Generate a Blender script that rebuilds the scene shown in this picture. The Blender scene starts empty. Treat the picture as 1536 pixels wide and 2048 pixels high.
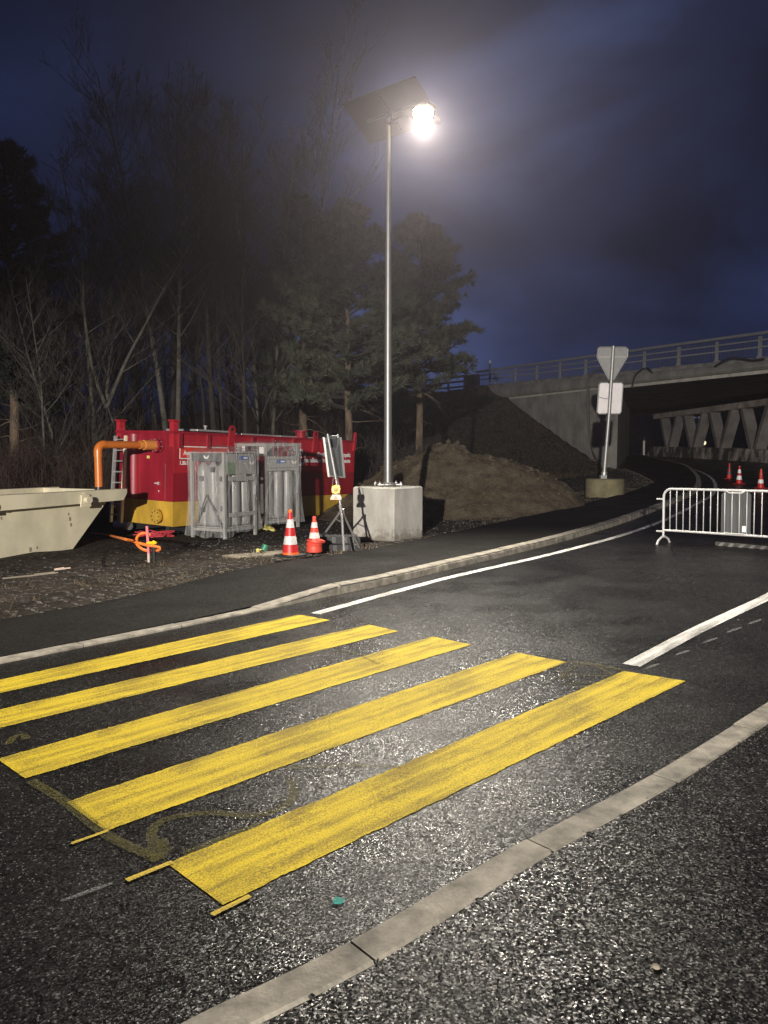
import bpy, math, random
import numpy as np
from mathutils import Vector, Matrix, noise

random.seed(7)
SC = bpy.context.scene
C = SC.collection
R = math.radians

# ------------------------------------------------------------------ camera
F, CX, CY, HZ, CAMH = 1537.0, 768.0, 1024.0, 908.0, 1.7
PITCH = math.atan((CY - HZ) / F)
cd = bpy.data.cameras.new('camera')
cam = bpy.data.objects.new('camera', cd)
C.objects.link(cam)
cam.location = (0, 0, CAMH)
cam.rotation_euler = (R(90) - PITCH, 0, 0)
cd.sensor_fit = 'VERTICAL'
cd.sensor_height = 24.0
cd.lens = 24.0 * F / 2048.0
cd.clip_start = 0.05
cd.clip_end = 2000
SC.camera = cam

# ------------------------------------------------------------------ render settings
SC.view_settings.view_transform = 'Standard'
SC.view_settings.look = 'None'
SC.view_settings.exposure = 0.0
SC.view_settings.gamma = 1.0
SC.view_settings.use_curve_mapping = False
try:
    SC.cycles.use_denoising = True
    SC.cycles.denoising_prefilter = 'NONE'
    SC.cycles.max_bounces = 6
    SC.cycles.transparent_max_bounces = 16
    SC.cycles.sample_clamp_indirect = 4.0
except Exception:
    pass

# ------------------------------------------------------------------ world: overcast night sky
w = bpy.data.worlds.new('World')
SC.world = w
w.use_nodes = True
nt = w.node_tree
nt.nodes.clear()
def N(t, tree=None, **kw):
    n = (tree or nt).nodes.new(t)
    for k, v in kw.items():
        setattr(n, k, v)
    return n
def L(a, b, tree=None):
    (tree or nt).links.new(a, b)
tc = N('ShaderNodeTexCoord')
mp = N('ShaderNodeMapping')
mp.inputs['Scale'].default_value = (1.0, 1.0, 2.2)
mp.inputs['Location'].default_value = (5.841, 8.108, 1.019)
L(tc.outputs['Generated'], mp.inputs['Vector'])
n1 = N('ShaderNodeTexNoise')
n1.inputs['Scale'].default_value = 2.3
n1.inputs['Detail'].default_value = 5
n1.inputs['Roughness'].default_value = 0.5
n1.inputs['Distortion'].default_value = 0.4
L(mp.outputs[0], n1.inputs['Vector'])
r1 = N('ShaderNodeValToRGB')
e = r1.color_ramp.elements
e[0].position = 0.33; e[0].color = (0.0030, 0.0048, 0.0165, 1)
e[1].position = 0.70; e[1].color = (0.030, 0.047, 0.125, 1)
m_ = e.new(0.52); m_.color = (0.0090, 0.0145, 0.046, 1)
L(n1.outputs['Fac'], r1.inputs['Fac'])
# the last twilight of the Nishita sky below the clouds
sky = N('ShaderNodeTexSky')
sky.sky_type = 'NISHITA'
sky.sun_disc = False
sky.sun_elevation = R(-7)
sky.sun_rotation = R(25)
mx = N('ShaderNodeMix', data_type='RGBA', blend_type='ADD')
mx.inputs['Factor'].default_value = 0.05
L(r1.outputs[0], mx.inputs['A'])
L(sky.outputs[0], mx.inputs['B'])
# cloud base paler towards the horizon all round
sx_ = N('ShaderNodeSeparateXYZ'); L(tc.outputs['Generated'], sx_.inputs[0])
hr = N('ShaderNodeMapRange', interpolation_type='SMOOTHSTEP'); hr.inputs['From Min'].default_value = 0.0; hr.inputs['From Max'].default_value = 0.55
hr.inputs['To Min'].default_value = 1.5; hr.inputs['To Max'].default_value = 0.8
L(sx_.outputs['Z'], hr.inputs['Value'])
hm = N('ShaderNodeMix', data_type='RGBA', blend_type='MULTIPLY'); hm.inputs['Factor'].default_value = 1
L(mx.outputs['Result'], hm.inputs['A']); L(hr.outputs[0], hm.inputs['B'])
bg = N('ShaderNodeBackground')
bg.inputs['Strength'].default_value = 1.1
L(hm.outputs['Result'], bg.inputs['Color'])
wo = N('ShaderNodeOutputWorld')
L(bg.outputs[0], wo.inputs['Surface'])

# ------------------------------------------------------------------ lamps: the lit solar street lamp and its twin on the other approach
LAMP = Vector((0.725, 14.75, 7.95))       # the bright globe
def spot(name, loc, aim, energy, size, blend, radius, col, sx=1.0):
    d = bpy.data.lights.new(name, 'SPOT')
    d.energy = energy; d.spot_size = R(size); d.spot_blend = blend
    d.shadow_soft_size = radius; d.color = col
    o = bpy.data.objects.new(name, d)
    C.objects.link(o)
    o.location = loc
    o.rotation_euler = (Vector(aim) - Vector(loc)).to_track_quat('-Z', 'Y').to_euler()
    o.scale = (sx, 1, 1)
    return o
spot('street_lamp_light', (LAMP.x, LAMP.y, LAMP.z - 0.165), (1.2, 5.4, 0.0), 10200, 128, 1.0, 0.04, (1.0, 0.92, 0.79))
spot('far_street_lamp_light', (-6.6, -27.0, 5.8), (-0.6, 8.5, 0.0), 105000, 26, 0.6, 0.20, (1.0, 0.93, 0.84), 3.3)

# ------------------------------------------------------------------ ground height and picture to ground
RISE0, RISEK, RISEM = 28.0, 0.035, 1.4
def g(x, y):
    r = (y - RISE0) * RISEK
    r = 0.0 if r < 0 else RISEM * math.tanh(r / RISEM)
    return 0.5 * math.tanh(x / 25.0) + r
def ray(u, v):
    x = (u - CX) / F; y = -(v - CY) / F
    return (x, math.cos(PITCH) + y * math.sin(PITCH), -math.sin(PITCH) + y * math.cos(PITCH))
def G(u, v, dz=0.0, hf=g):
    d = ray(u, v)
    z = 0.0; x = y = 0.0
    for i in range(80):
        t = (z + dz - CAMH) / d[2]
        if t < 0 or t > 300: t = 120
        x = d[0] * t; y = d[1] * t
        z = 0.5 * z + 0.5 * hf(x, y)
    return Vector((x, y, z + dz))
def at(u, v, Y):
    d = ray(u, v); t = Y / d[1]
    return Vector((d[0] * t, Y, CAMH + d[2] * t))

# ------------------------------------------------------------------ materials
MATS = {}
def mat(name, col, rough=0.6, metal=0.0, var=0.12, vscale=6.0, bump=0.0, bscale=60.0, spec=0.5, col2=None, dist=0.01, stretch=None, coat=0.0):
    if name in MATS: return MATS[name]
    m = bpy.data.materials.new(name); m.use_nodes = True
    t = m.node_tree; b = t.nodes['Principled BSDF']
    b.inputs['Roughness'].default_value = rough
    b.inputs['Metallic'].default_value = metal
    b.inputs['Specular IOR Level'].default_value = spec
    if coat: b.inputs['Coat Weight'].default_value = coat
    co = N('ShaderNodeTexCoord', t)
    vec = co.outputs['Object']
    if stretch:
        mp = N('ShaderNodeMapping', t); mp.inputs['Scale'].default_value = stretch
        L(vec, mp.inputs['Vector'], t); vec = mp.outputs[0]
    no = N('ShaderNodeTexNoise', t)
    no.inputs['Scale'].default_value = vscale; no.inputs['Detail'].default_value = 6; no.inputs['Roughness'].default_value = 0.62
    L(vec, no.inputs['Vector'], t)
    rp = N('ShaderNodeValToRGB', t)
    c2 = col2 if col2 else tuple(min(1, c * (1 + var)) for c in col)
    c1 = tuple(c * (1 - var) for c in col) if not col2 else col
    rp.color_ramp.elements[0].position = 0.32; rp.color_ramp.elements[0].color = (*c1, 1)
    rp.color_ramp.elements[1].position = 0.68; rp.color_ramp.elements[1].color = (*c2, 1)
    L(no.outputs['Fac'], rp.inputs['Fac'], t)
    L(rp.outputs[0], b.inputs['Base Color'], t)
    if bump:
        n2 = N('ShaderNodeTexNoise', t)
        n2.inputs['Scale'].default_value = bscale; n2.inputs['Detail'].default_value = 4
        L(vec, n2.inputs['Vector'], t)
        bp = N('ShaderNodeBump', t)
        bp.inputs['Strength'].default_value = bump; bp.inputs['Distance'].default_value = dist
        L(n2.outputs['Fac'], bp.inputs['Height'], t)
        L(bp.outputs[0], b.inputs['Normal'], t)
    MATS[name] = m
    return m

def asphalt(name, c0, c1, chip, cell, rough, bumpd, chipamt, facet, spec):
    m = bpy.data.materials.new(name); m.use_nodes = True
    t = m.node_tree; b = t.nodes['Principled BSDF']
    b.inputs['Specular IOR Level'].default_value = spec
    co = N('ShaderNodeTexCoord', t)
    v = N('ShaderNodeTexVoronoi', t); v.inputs['Scale'].default_value = cell
    L(co.outputs['Object'], v.inputs['Vector'], t)
    sep = N('ShaderNodeSeparateColor', t); L(v.outputs['Color'], sep.inputs[0], t)
    r = N('ShaderNodeValToRGB', t)
    el = r.color_ramp.elements
    el[0].position = 0.0; el[0].color = (*c0, 1)
    el[1].position = 1.0 - chipamt; el[1].color = (*c1, 1)
    x = el.new(1.0 - chipamt * 0.7); x.color = (*chip, 1)
    L(sep.outputs[0], r.inputs['Fac'], t)
    big = N('ShaderNodeTexNoise', t); big.inputs['Scale'].default_value = 0.7; big.inputs['Detail'].default_value = 6
    big.inputs['Roughness'].default_value = 0.6
    L(co.outputs['Object'], big.inputs['Vector'], t)
    mr = N('ShaderNodeMapRange', t); mr.inputs['From Min'].default_value = 0.3; mr.inputs['From Max'].default_value = 0.7
    mr.inputs['To Min'].default_value = 0.6; mr.inputs['To Max'].default_value = 1.4
    L(big.outputs['Fac'], mr.inputs['Value'], t)
    mul = N('ShaderNodeMix', t, data_type='RGBA', blend_type='MULTIPLY'); mul.inputs['Factor'].default_value = 1
    L(r.outputs[0], mul.inputs['A'], t); L(mr.outputs[0], mul.inputs['B'], t)
    gm = N('ShaderNodeTexNoise', t); gm.inputs['Scale'].default_value = 34; gm.inputs['Detail'].default_value = 7; gm.inputs['Roughness'].default_value = 0.8
    L(co.outputs['Object'], gm.inputs['Vector'], t)
    gr_ = N('ShaderNodeMapRange', t); gr_.inputs['From Min'].default_value = 0.32; gr_.inputs['From Max'].default_value = 0.68; gr_.inputs['To Min'].default_value = 0.25; gr_.inputs['To Max'].default_value = 2.0
    L(gm.outputs['Fac'], gr_.inputs['Value'], t)
    mul2 = N('ShaderNodeMix', t, data_type='RGBA', blend_type='MULTIPLY'); mul2.inputs['Factor'].default_value = 1
    L(mul.outputs['Result'], mul2.inputs['A'], t); L(gr_.outputs[0], mul2.inputs['B'], t)
    L(mul2.outputs['Result'], b.inputs['Base Color'], t)
    gs = N('ShaderNodeMath', t, operation='MULTIPLY'); gs.inputs[1].default_value = spec * 0.9; L(gr_.outputs[0], gs.inputs[0], t)
    L(gs.outputs[0], b.inputs['Specular IOR Level'], t)
    rr = N('ShaderNodeMapRange', t); rr.inputs['To Min'].default_value = rough - 0.10; rr.inputs['To Max'].default_value = rough + 0.12
    L(sep.outputs[1], rr.inputs['Value'], t)
    dz_ = N('ShaderNodeTexNoise', t); dz_.inputs['Scale'].default_value = 1.3; dz_.inputs['Detail'].default_value = 4
    L(co.outputs['Object'], dz_.inputs['Vector'], t)
    dm = N('ShaderNodeMapRange', t); dm.inputs['From Min'].default_value = 0.35; dm.inputs['From Max'].default_value = 0.65; dm.inputs['To Min'].default_value = -0.05; dm.inputs['To Max'].default_value = 0.14
    L(dz_.outputs['Fac'], dm.inputs['Value'], t)
    ra = N('ShaderNodeMath', t, operation='ADD'); L(rr.outputs[0], ra.inputs[0], t); L(dm.outputs[0], ra.inputs[1], t)
    L(ra.outputs[0], b.inputs['Roughness'], t)
    # every chip is a facet of its own tilt, with grain on top
    n2 = N('ShaderNodeTexNoise', t); n2.inputs['Scale'].default_value = cell * 0.35; n2.inputs['Detail'].default_value = 5; n2.inputs['Roughness'].default_value = 0.75
    L(co.outputs['Object'], n2.inputs['Vector'], t)
    sb = N('ShaderNodeMath', t, operation='SUBTRACT'); L(n2.outputs['Fac'], sb.inputs[0], t)
    hd = N('ShaderNodeMath', t, operation='MULTIPLY'); hd.inputs[1].default_value = 0.45; L(v.outputs['Distance'], hd.inputs[0], t); L(hd.outputs[0], sb.inputs[1], t)
    bp = N('ShaderNodeBump', t); bp.inputs['Strength'].default_value = 1.0; bp.inputs['Distance'].default_value = bumpd
    L(sb.outputs[0], bp.inputs['Height'], t)
    v3 = N('ShaderNodeTexVoronoi', t); v3.inputs['Scale'].default_value = cell * 1.15
    L(co.outputs['Object'], v3.inputs['Vector'], t)
    vs_ = N('ShaderNodeVectorMath', t, operation='SUBTRACT'); vs_.inputs[1].default_value = (0.5, 0.5, 0.5); L(v3.outputs['Color'], vs_.inputs[0], t)
    vm = N('ShaderNodeVectorMath', t, operation='MULTIPLY'); vm.inputs[1].default_value = (facet, facet, 0.2); L(vs_.outputs[0], vm.inputs[0], t)
    va = N('ShaderNodeVectorMath', t, operation='ADD'); L(bp.outputs[0], va.inputs[0], t); L(vm.outputs[0], va.inputs[1], t)
    vn = N('ShaderNodeVectorMath', t, operation='NORMALIZE'); L(va.outputs[0], vn.inputs[0], t)
    L(vn.outputs[0], b.inputs['Normal'], t)
    MATS[name] = m
    return m
asphalt('road_asphalt', (0.0010, 0.0010, 0.0010), (0.0115, 0.0109, 0.0104), (0.10, 0.097, 0.092), 150, 0.33, 0.0006, 0.05, 0.45, 0.130)
asphalt('path_asphalt', (0.0040, 0.0038, 0.0035), (0.0120, 0.0112, 0.0102), (0.040, 0.038, 0.034), 150, 0.72, 0.0015, 0.03, 0.35, 0.12)
asphalt('coarse_asphalt', (0.0008, 0.0008, 0.0008), (0.0130, 0.0121, 0.0111), (0.13, 0.12, 0.11), 118, 0.31, 0.0007, 0.05, 0.50, 0.120)

def paint(name, col, worn, wear, cover=0.0, stretch=(0.6, 7, 1), rough=0.75):
    """thermoplastic paint rolled on rough asphalt: aggregate shows through in streaks"""
    m = bpy.data.materials.new(name); m.use_nodes = True
    t = m.node_tree; b = t.nodes['Principled BSDF']
    b.inputs['Roughness'].default_value = rough
    b.inputs['Specular IOR Level'].default_value = 0.2
    co = N('ShaderNodeTexCoord', t)
    mp = N('ShaderNodeMapping', t); mp.inputs['Scale'].default_value = stretch
    L(co.outputs['Object'], mp.inputs['Vector'], t)
    st = N('ShaderNodeTexNoise', t); st.inputs['Scale'].default_value = 1.6; st.inputs['Detail'].default_value = 8; st.inputs['Roughness'].default_value = 0.62
    L(mp.outputs[0], st.inputs['Vector'], t)
    gr = N('ShaderNodeTexNoise', t); gr.inputs['Scale'].default_value = 120; gr.inputs['Detail'].default_value = 5; gr.inputs['Roughness'].default_value = 0.75
    L(co.outputs['Object'], gr.inputs['Vector'], t)
    ad = N('ShaderNodeMath', t, operation='MULTIPLY_ADD'); ad.inputs[1].default_value = 0.70
    L(st.outputs['Fac'], ad.inputs[0], t); L(gr.outputs['Fac'], ad.inputs[2], t)
    pt = N('ShaderNodeTexNoise', t); pt.inputs['Scale'].default_value = 2.3; pt.inputs['Detail'].default_value = 5; pt.inputs['Distortion'].default_value = 0.8
    L(co.outputs['Object'], pt.inputs['Vector'], t)
    pm_ = N('ShaderNodeMapRange', t); pm_.inputs['From Min'].default_value = 0.50; pm_.inputs['From Max'].default_value = 0.72; pm_.inputs['To Max'].default_value = 0.07
    L(pt.outputs['Fac'], pm_.inputs['Value'], t)
    ad0 = ad
    ad = N('ShaderNodeMath', t, operation='ADD'); L(ad0.outputs[0], ad.inputs[0], t); L(pm_.outputs[0], ad.inputs[1], t)
    r = N('ShaderNodeValToRGB', t)
    r.color_ramp.elements[0].position = 0.80 - wear; r.color_ramp.elements[0].color = (1, 1, 1, 1)
    r.color_ramp.elements[1].position = 1.22 - wear; r.color_ramp.elements[1].color = (0, 0, 0, 1)
    L(ad.outputs[0], r.inputs['Fac'], t)
    mx = N('ShaderNodeMix', t, data_type='RGBA')
    L(r.outputs[0], mx.inputs['Factor'], t)
    mx.inputs['A'].default_value = (*worn, 1); mx.inputs['B'].default_value = (*col, 1)
    L(mx.outputs['Result'], b.inputs['Base Color'], t)
    v = N('ShaderNodeTexVoronoi', t); v.inputs['Scale'].default_value = 95
    L(co.outputs['Object'], v.inputs['Vector'], t)
    bp = N('ShaderNodeBump', t); bp.inputs['Strength'].default_value = 0.7; bp.inputs['Distance'].default_value = 0.004; bp.invert = True
    L(v.outputs['Distance'], bp.inputs['Height'], t); L(bp.outputs[0], b.inputs['Normal'], t)
    if cover:
        tr = N('ShaderNodeBsdfTransparent', t); ms = N('ShaderNodeMixShader', t)
        cr = N('ShaderNodeValToRGB', t)
        cr.color_ramp.elements[0].position = cover; cr.color_ramp.elements[1].position = cover + 0.22
        L(gr.outputs['Fac'], cr.inputs['Fac'], t)
        L(cr.outputs[0], ms.inputs['Fac'], t); L(tr.outputs[0], ms.inputs[1], t); L(b.outputs[0], ms.inputs[2], t)
        L(ms.outputs[0], t.nodes['Material Output'].inputs['Surface'], t)
    MATS[name] = m
    return m
paint('yellow_paint', (0.71, 0.525, 0.022), (0.20, 0.145, 0.018), 0.03)
paint('white_paint', (0.82, 0.80, 0.76), (0.20, 0.195, 0.185), 0.04)
paint('yellow_spray', (0.17, 0.15, 0.03), (0.09, 0.08, 0.025), 0.05, cover=0.425)
paint('yellow_chalk', (0.62, 0.45, 0.05), (0.3, 0.22, 0.04), 0.05)
paint('white_chalk', (0.42, 0.41, 0.40), (0.2, 0.2, 0.2), 0.05, cover=0.44)
paint('turquoise_paint', (0.05, 0.50, 0.40), (0.03, 0.2, 0.17), 0.02, cover=0.30)

def soil(name, ca, cb, cc, sc=1.0, bump=0.05):
    m = bpy.data.materials.new(name); m.use_nodes = True
    t = m.node_tree; b = t.nodes['Principled BSDF']; b.inputs['Roughness'].default_value = 0.95
    b.inputs['Specular IOR Level'].default_value = 0.15
    co = N('ShaderNodeTexCoord', t)
    a = N('ShaderNodeTexNoise', t); a.inputs['Scale'].default_value = 1.1 * sc; a.inputs['Detail'].default_value = 10; a.inputs['Roughness'].default_value = 0.72
    L(co.outputs['Object'], a.inputs['Vector'], t)
    r = N('ShaderNodeValToRGB', t); el = r.color_ramp.elements
    el[0].position = 0.36; el[0].color = (*ca, 1); el[1].position = 0.66; el[1].color = (*cb, 1)
    L(a.outputs['Fac'], r.inputs['Fac'], t)
    v = N('ShaderNodeTexVoronoi', t); v.inputs['Scale'].default_value = 17 * sc
    L(co.outputs['Object'], v.inputs['Vector'], t)
    sp = N('ShaderNodeSeparateColor', t); L(v.outputs['Color'], sp.inputs[0], t)
    rr = N('ShaderNodeValToRGB', t); rr.color_ramp.elements[0].position = 0.80; rr.color_ramp.elements[1].position = 0.93
    L(sp.outputs[0], rr.inputs['Fac'], t)
    mx = N('ShaderNodeMix', t, data_type='RGBA'); mx.inputs['B'].default_value = (*cc, 1)
    L(rr.outputs[0], mx.inputs['Factor'], t); L(r.outputs[0], mx.inputs['A'], t)
    L(mx.outputs['Result'], b.inputs['Base Color'], t)
    n2 = N('ShaderNodeTexNoise', t); n2.inputs['Scale'].default_value = 22 * sc; n2.inputs['Detail'].default_value = 8; n2.inputs['Roughness'].default_value = 0.7
    L(co.outputs['Object'], n2.inputs['Vector'], t)
    sb = N('ShaderNodeMath', t, operation='SUBTRACT'); L(n2.outputs['Fac'], sb.inputs[0], t); L(v.outputs['Distance'], sb.inputs[1], t)
    bp = N('ShaderNodeBump', t); bp.inputs['Strength'].default_value = 1; bp.inputs['Distance'].default_value = bump
    L(sb.outputs[0], bp.inputs['Height'], t); L(bp.outputs[0], b.inputs['Normal'], t)
    MATS[name] = m
    return m
soil('dark_soil', (0.018, 0.015, 0.012), (0.062, 0.050, 0.039), (0.11, 0.10, 0.088), 1.0)
soil('heap_soil', (0.075, 0.060, 0.040), (0.24, 0.195, 0.13), (0.16, 0.135, 0.10), 2.6, 0.05)

M = lambda n: MATS[n]
mat('kerb_granite', (0.25, 0.228, 0.185), 0.85, var=0.5, vscale=7, bump=0.9, bscale=70, dist=0.004)
mat('dark_joint', (0.05, 0.048, 0.045), 0.9)
mat('concrete', (0.43, 0.415, 0.37), 0.85, var=0.27, vscale=2.2, bump=0.5, bscale=46, dist=0.008, stretch=(1, 1, 0.55))
def block_mat():
    m = mat('block_concrete', (0.44, 0.425, 0.38), 0.85, var=0.24, vscale=2.4, bump=0.6, bscale=46, dist=0.008, stretch=(1, 1, 0.5))
    t = m.node_tree; b = t.nodes['Principled BSDF']; src = b.inputs['Base Color'].links[0].from_socket
    co = N('ShaderNodeTexCoord', t); sx = N('ShaderNodeSeparateXYZ', t); L(co.outputs['Object'], sx.inputs[0], t)
    hh = N('ShaderNodeMapRange', t); hh.inputs['From Min'].default_value = 0.0; hh.inputs['From Max'].default_value = 0.34; hh.inputs['To Min'].default_value = 0.42; hh.inputs['To Max'].default_value = 0.0
    L(sx.outputs['Z'], hh.inputs['Value'], t)
    n = N('ShaderNodeTexNoise', t); n.inputs['Scale'].default_value = 9; n.inputs['Detail'].default_value = 8; n.inputs['Roughness'].default_value = 0.7
    L(co.outputs['Object'], n.inputs['Vector'], t)
    a = N('ShaderNodeMath', t, operation='ADD'); L(hh.outputs[0], a.inputs[0], t); L(n.outputs['Fac'], a.inputs[1], t)
    k = N('ShaderNodeMapRange', t); k.inputs['From Min'].default_value = 0.66; k.inputs['From Max'].default_value = 0.84; k.inputs['To Max'].default_value = 0.8
    L(a.outputs[0], k.inputs['Value'], t)
    v = N('ShaderNodeTexVoronoi', t); v.inputs['Scale'].default_value = 24; L(co.outputs['Object'], v.inputs['Vector'], t)
    pk = N('ShaderNodeMapRange', t); pk.inputs['From Min'].default_value = 0.05; pk.inputs['From Max'].default_value = 0.16; pk.inputs['To Min'].default_value = 0.6; pk.inputs['To Max'].default_value = 0.0
    L(v.outputs['Distance'], pk.inputs['Value'], t)
    sc_ = N('ShaderNodeSeparateColor', t); L(v.outputs['Color'], sc_.inputs[0], t)
    th = N('ShaderNodeMath', t, operation='GREATER_THAN'); th.inputs[1].default_value = 0.86; L(sc_.outputs[0], th.inputs[0], t)
    pp = N('ShaderNodeMath', t, operation='MULTIPLY'); L(pk.outputs[0], pp.inputs[0], t); L(th.outputs[0], pp.inputs[1], t)
    mx_ = N('ShaderNodeMath', t, operation='MAXIMUM'); L(k.outputs[0], mx_.inputs[0], t); L(pp.outputs[0], mx_.inputs[1], t)
    c = N('ShaderNodeMix', t, data_type='RGBA'); c.inputs['B'].default_value = (0.17, 0.15, 0.12, 1)
    L(mx_.outputs[0], c.inputs['Factor'], t); L(src, c.inputs['A'], t); L(c.outputs['Result'], b.inputs['Base Color'], t)
block_mat()
mat('old_concrete', (0.195, 0.188, 0.17), 0.9, var=0.36, vscale=1.1, stretch=(1, 1, 0.6), bump=0.5, bscale=18, dist=0.02)
mat('rough_concrete', (0.20, 0.19, 0.175), 0.95, var=0.4, vscale=2.0, bump=1.0, bscale=8, dist=0.06)
mat('pier_concrete', (0.13, 0.118, 0.112), 0.9, col2=(0.25, 0.23, 0.22), vscale=0.8, bump=0.4, bscale=10, dist=0.02)
mat('beam_concrete', (0.20, 0.17, 0.16), 0.9, col2=(0.58, 0.50, 0.47), vscale=1.3, bump=0.4, bscale=10, dist=0.02)
mat('stained_concrete', (0.05, 0.045, 0.043), 0.9, col2=(0.62, 0.53, 0.50), vscale=1.0, bump=0.3, bscale=10, dist=0.02, stretch=(1, 1, 0.6))
for _e, _p in zip([n for n in MATS['stained_concrete'].node_tree.nodes if n.type == 'VALTORGB'][0].color_ramp.elements, (0.46, 0.66)): _e.position = _p
mat('moss_concrete', (0.17, 0.15, 0.085), 0.9, var=0.28, vscale=3, bump=0.4, bscale=25, dist=0.01)
mat('galvanised', (0.36, 0.36, 0.35), 0.48, 0.6, var=0.12, vscale=9)
mat('pole_steel', (0.22, 0.22, 0.215), 0.45, 0.7, var=0.08, vscale=5)
mat('white_metal', (0.55, 0.545, 0.53), 0.45, 0.1, var=0.06, vscale=8)
mat('dark_metal', (0.05, 0.05, 0.055), 0.5, 0.4)
mat('panel_dark', (0.016, 0.014, 0.020), 0.5, 0.1)
mat('solar_cells', (0.015, 0.02, 0.05), 0.15, 0.2)
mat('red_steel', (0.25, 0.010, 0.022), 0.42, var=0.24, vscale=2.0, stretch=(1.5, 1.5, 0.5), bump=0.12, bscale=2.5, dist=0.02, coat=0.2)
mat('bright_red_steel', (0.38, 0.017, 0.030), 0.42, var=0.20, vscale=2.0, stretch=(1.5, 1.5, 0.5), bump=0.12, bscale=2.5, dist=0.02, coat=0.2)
mat('yellow_steel', (0.50, 0.31, 0.04), 0.45, var=0.25, vscale=2.4, stretch=(1.5, 1.5, 0.6), bump=0.12, bscale=2.5, dist=0.02, coat=0.1)
mat('sign_red', (0.60, 0.05, 0.03), 0.4)
mat('print_white', (0.82, 0.80, 0.77), 0.5)
mat('print_blue', (0.06, 0.13, 0.38), 0.5)
mat('print_green', (0.10, 0.20, 0.08), 0.6)
mat('cream_steel', (0.62, 0.57, 0.41), 0.5, var=0.16, vscale=2.0, stretch=(1, 1, 0.6), bump=0.08, bscale=12)
mat('grime', (0.26, 0.23, 0.155), 0.8)
mat('rusty_load', (0.26, 0.08, 0.035), 0.9, var=0.4, vscale=5, bump=1.0, bscale=12, dist=0.05)
mat('orange_pipe', (0.55, 0.155, 0.025), 0.32, var=0.05)
mat('orange_socket', (0.66, 0.26, 0.06), 0.38, var=0.05)
mat('alu', (0.62, 0.61, 0.58), 0.4, 0.6, var=0.1)
mat('ladder_wood', (0.80, 0.70, 0.48), 0.6)
mat('grey_pvc', (0.27, 0.265, 0.25), 0.38, var=0.08, vscale=3)
mat('grey_frame', (0.33, 0.325, 0.30), 0.5, var=0.1)
mat('dark_grey', (0.07, 0.07, 0.07), 0.6)
mat('sign_back', (0.105, 0.112, 0.115), 0.5, 0.3, var=0.07)
mat('sign_back_light', (0.30, 0.30, 0.295), 0.45, 0.4, var=0.08)
mat('sign_bare', (0.80, 0.76, 0.76), 0.5, 0.1, var=0.10, vscale=2.2)
mat('cone_red', (0.52, 0.022, 0.022), 0.45, var=0.10, vscale=8)
mat('cone_faded', (0.66, 0.075, 0.045), 0.5, var=0.14, vscale=8)
mat('cone_orange', (0.85, 0.14, 0.02), 0.5)
mat('cone_white', (0.64, 0.63, 0.60), 0.4, var=0.16, vscale=12)
mat('cone_bright', (0.92, 0.91, 0.9), 0.35, var=0.04)
mat('rubber', (0.022, 0.022, 0.022), 0.7, var=0.3)
mat('black_plastic', (0.02, 0.02, 0.022), 0.35)
mat('lamp_yellow', (0.90, 0.60, 0.02), 0.3)
mat('lamp_orange', (0.80, 0.22, 0.03), 0.4)
mat('lamp_base', (0.72, 0.60, 0.52), 0.5)
mat('yellow_rag', (0.62, 0.55, 0.16), 0.8, var=0.2)
mat('green_plastic', (0.03, 0.20, 0.12), 0.4)
mat('slab_concrete', (0.22, 0.19, 0.145), 0.9, var=0.25, vscale=5)
mat('red_cord', (0.50, 0.04, 0.06), 0.6)
mat('orange_hose', (0.80, 0.22, 0.04), 0.4)
mat('stake', (0.62, 0.50, 0.42), 0.8)
mat('stake_pink', (0.75, 0.20, 0.25), 0.6)
mat('bark_pale', (0.075, 0.070, 0.058), 0.95, var=0.45, vscale=4, bump=0.8, bscale=20, dist=0.03)
mat('bark_dark', (0.028, 0.024, 0.020), 0.95, var=0.4, vscale=4, bump=0.8, bscale=20, dist=0.03)
mat('bark_pine', (0.13, 0.095, 0.065), 0.95, var=0.5, vscale=5, bump=1.0, bscale=14, dist=0.05, stretch=(1, 1, 0.35))
mat('twig', (0.030, 0.025, 0.022), 0.95, var=0.3)
mat('twig_red', (0.034, 0.021, 0.017), 0.95, var=0.4)
mat('needle', (0.042, 0.049, 0.031), 0.8, var=0.75, vscale=2.6)
mat('needle_dark', (0.016, 0.022, 0.013), 0.8, var=0.75, vscale=2.6)
mat('dry_grass', (0.075, 0.056, 0.034), 0.95, var=0.4, vscale=3)
mat('gravel', (0.095, 0.090, 0.081), 0.9, var=0.5, vscale=30)
mat('hose_black', (0.03, 0.03, 0.03), 0.5)
mat('hose_brown', (0.13, 0.11, 0.10), 0.5)
mat('rail_infill', (0.13, 0.13, 0.13), 0.7)
mat('rail_steel', (0.30, 0.30, 0.295), 0.6, 0.1, var=0.15)
mat('stripe_dark', (0.05, 0.047, 0.043), 0.8)
mat('stripe_light', (0.15, 0.145, 0.135), 0.8)

def emit(name, col, s):
    m = bpy.data.materials.new(name); m.use_nodes = True
    t = m.node_tree; b = t.nodes['Principled BSDF']
    b.inputs['Base Color'].default_value = (*col, 1)
    b.inputs['Emission Color'].default_value = (*col, 1)
    b.inputs['Emission Strength'].default_value = s
    MATS[name] = m
emit('lit_globe', (1.0, 0.82, 0.50), 24)
emit('distant_lamp', (1.0, 0.88, 0.55), 1.3)

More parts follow.
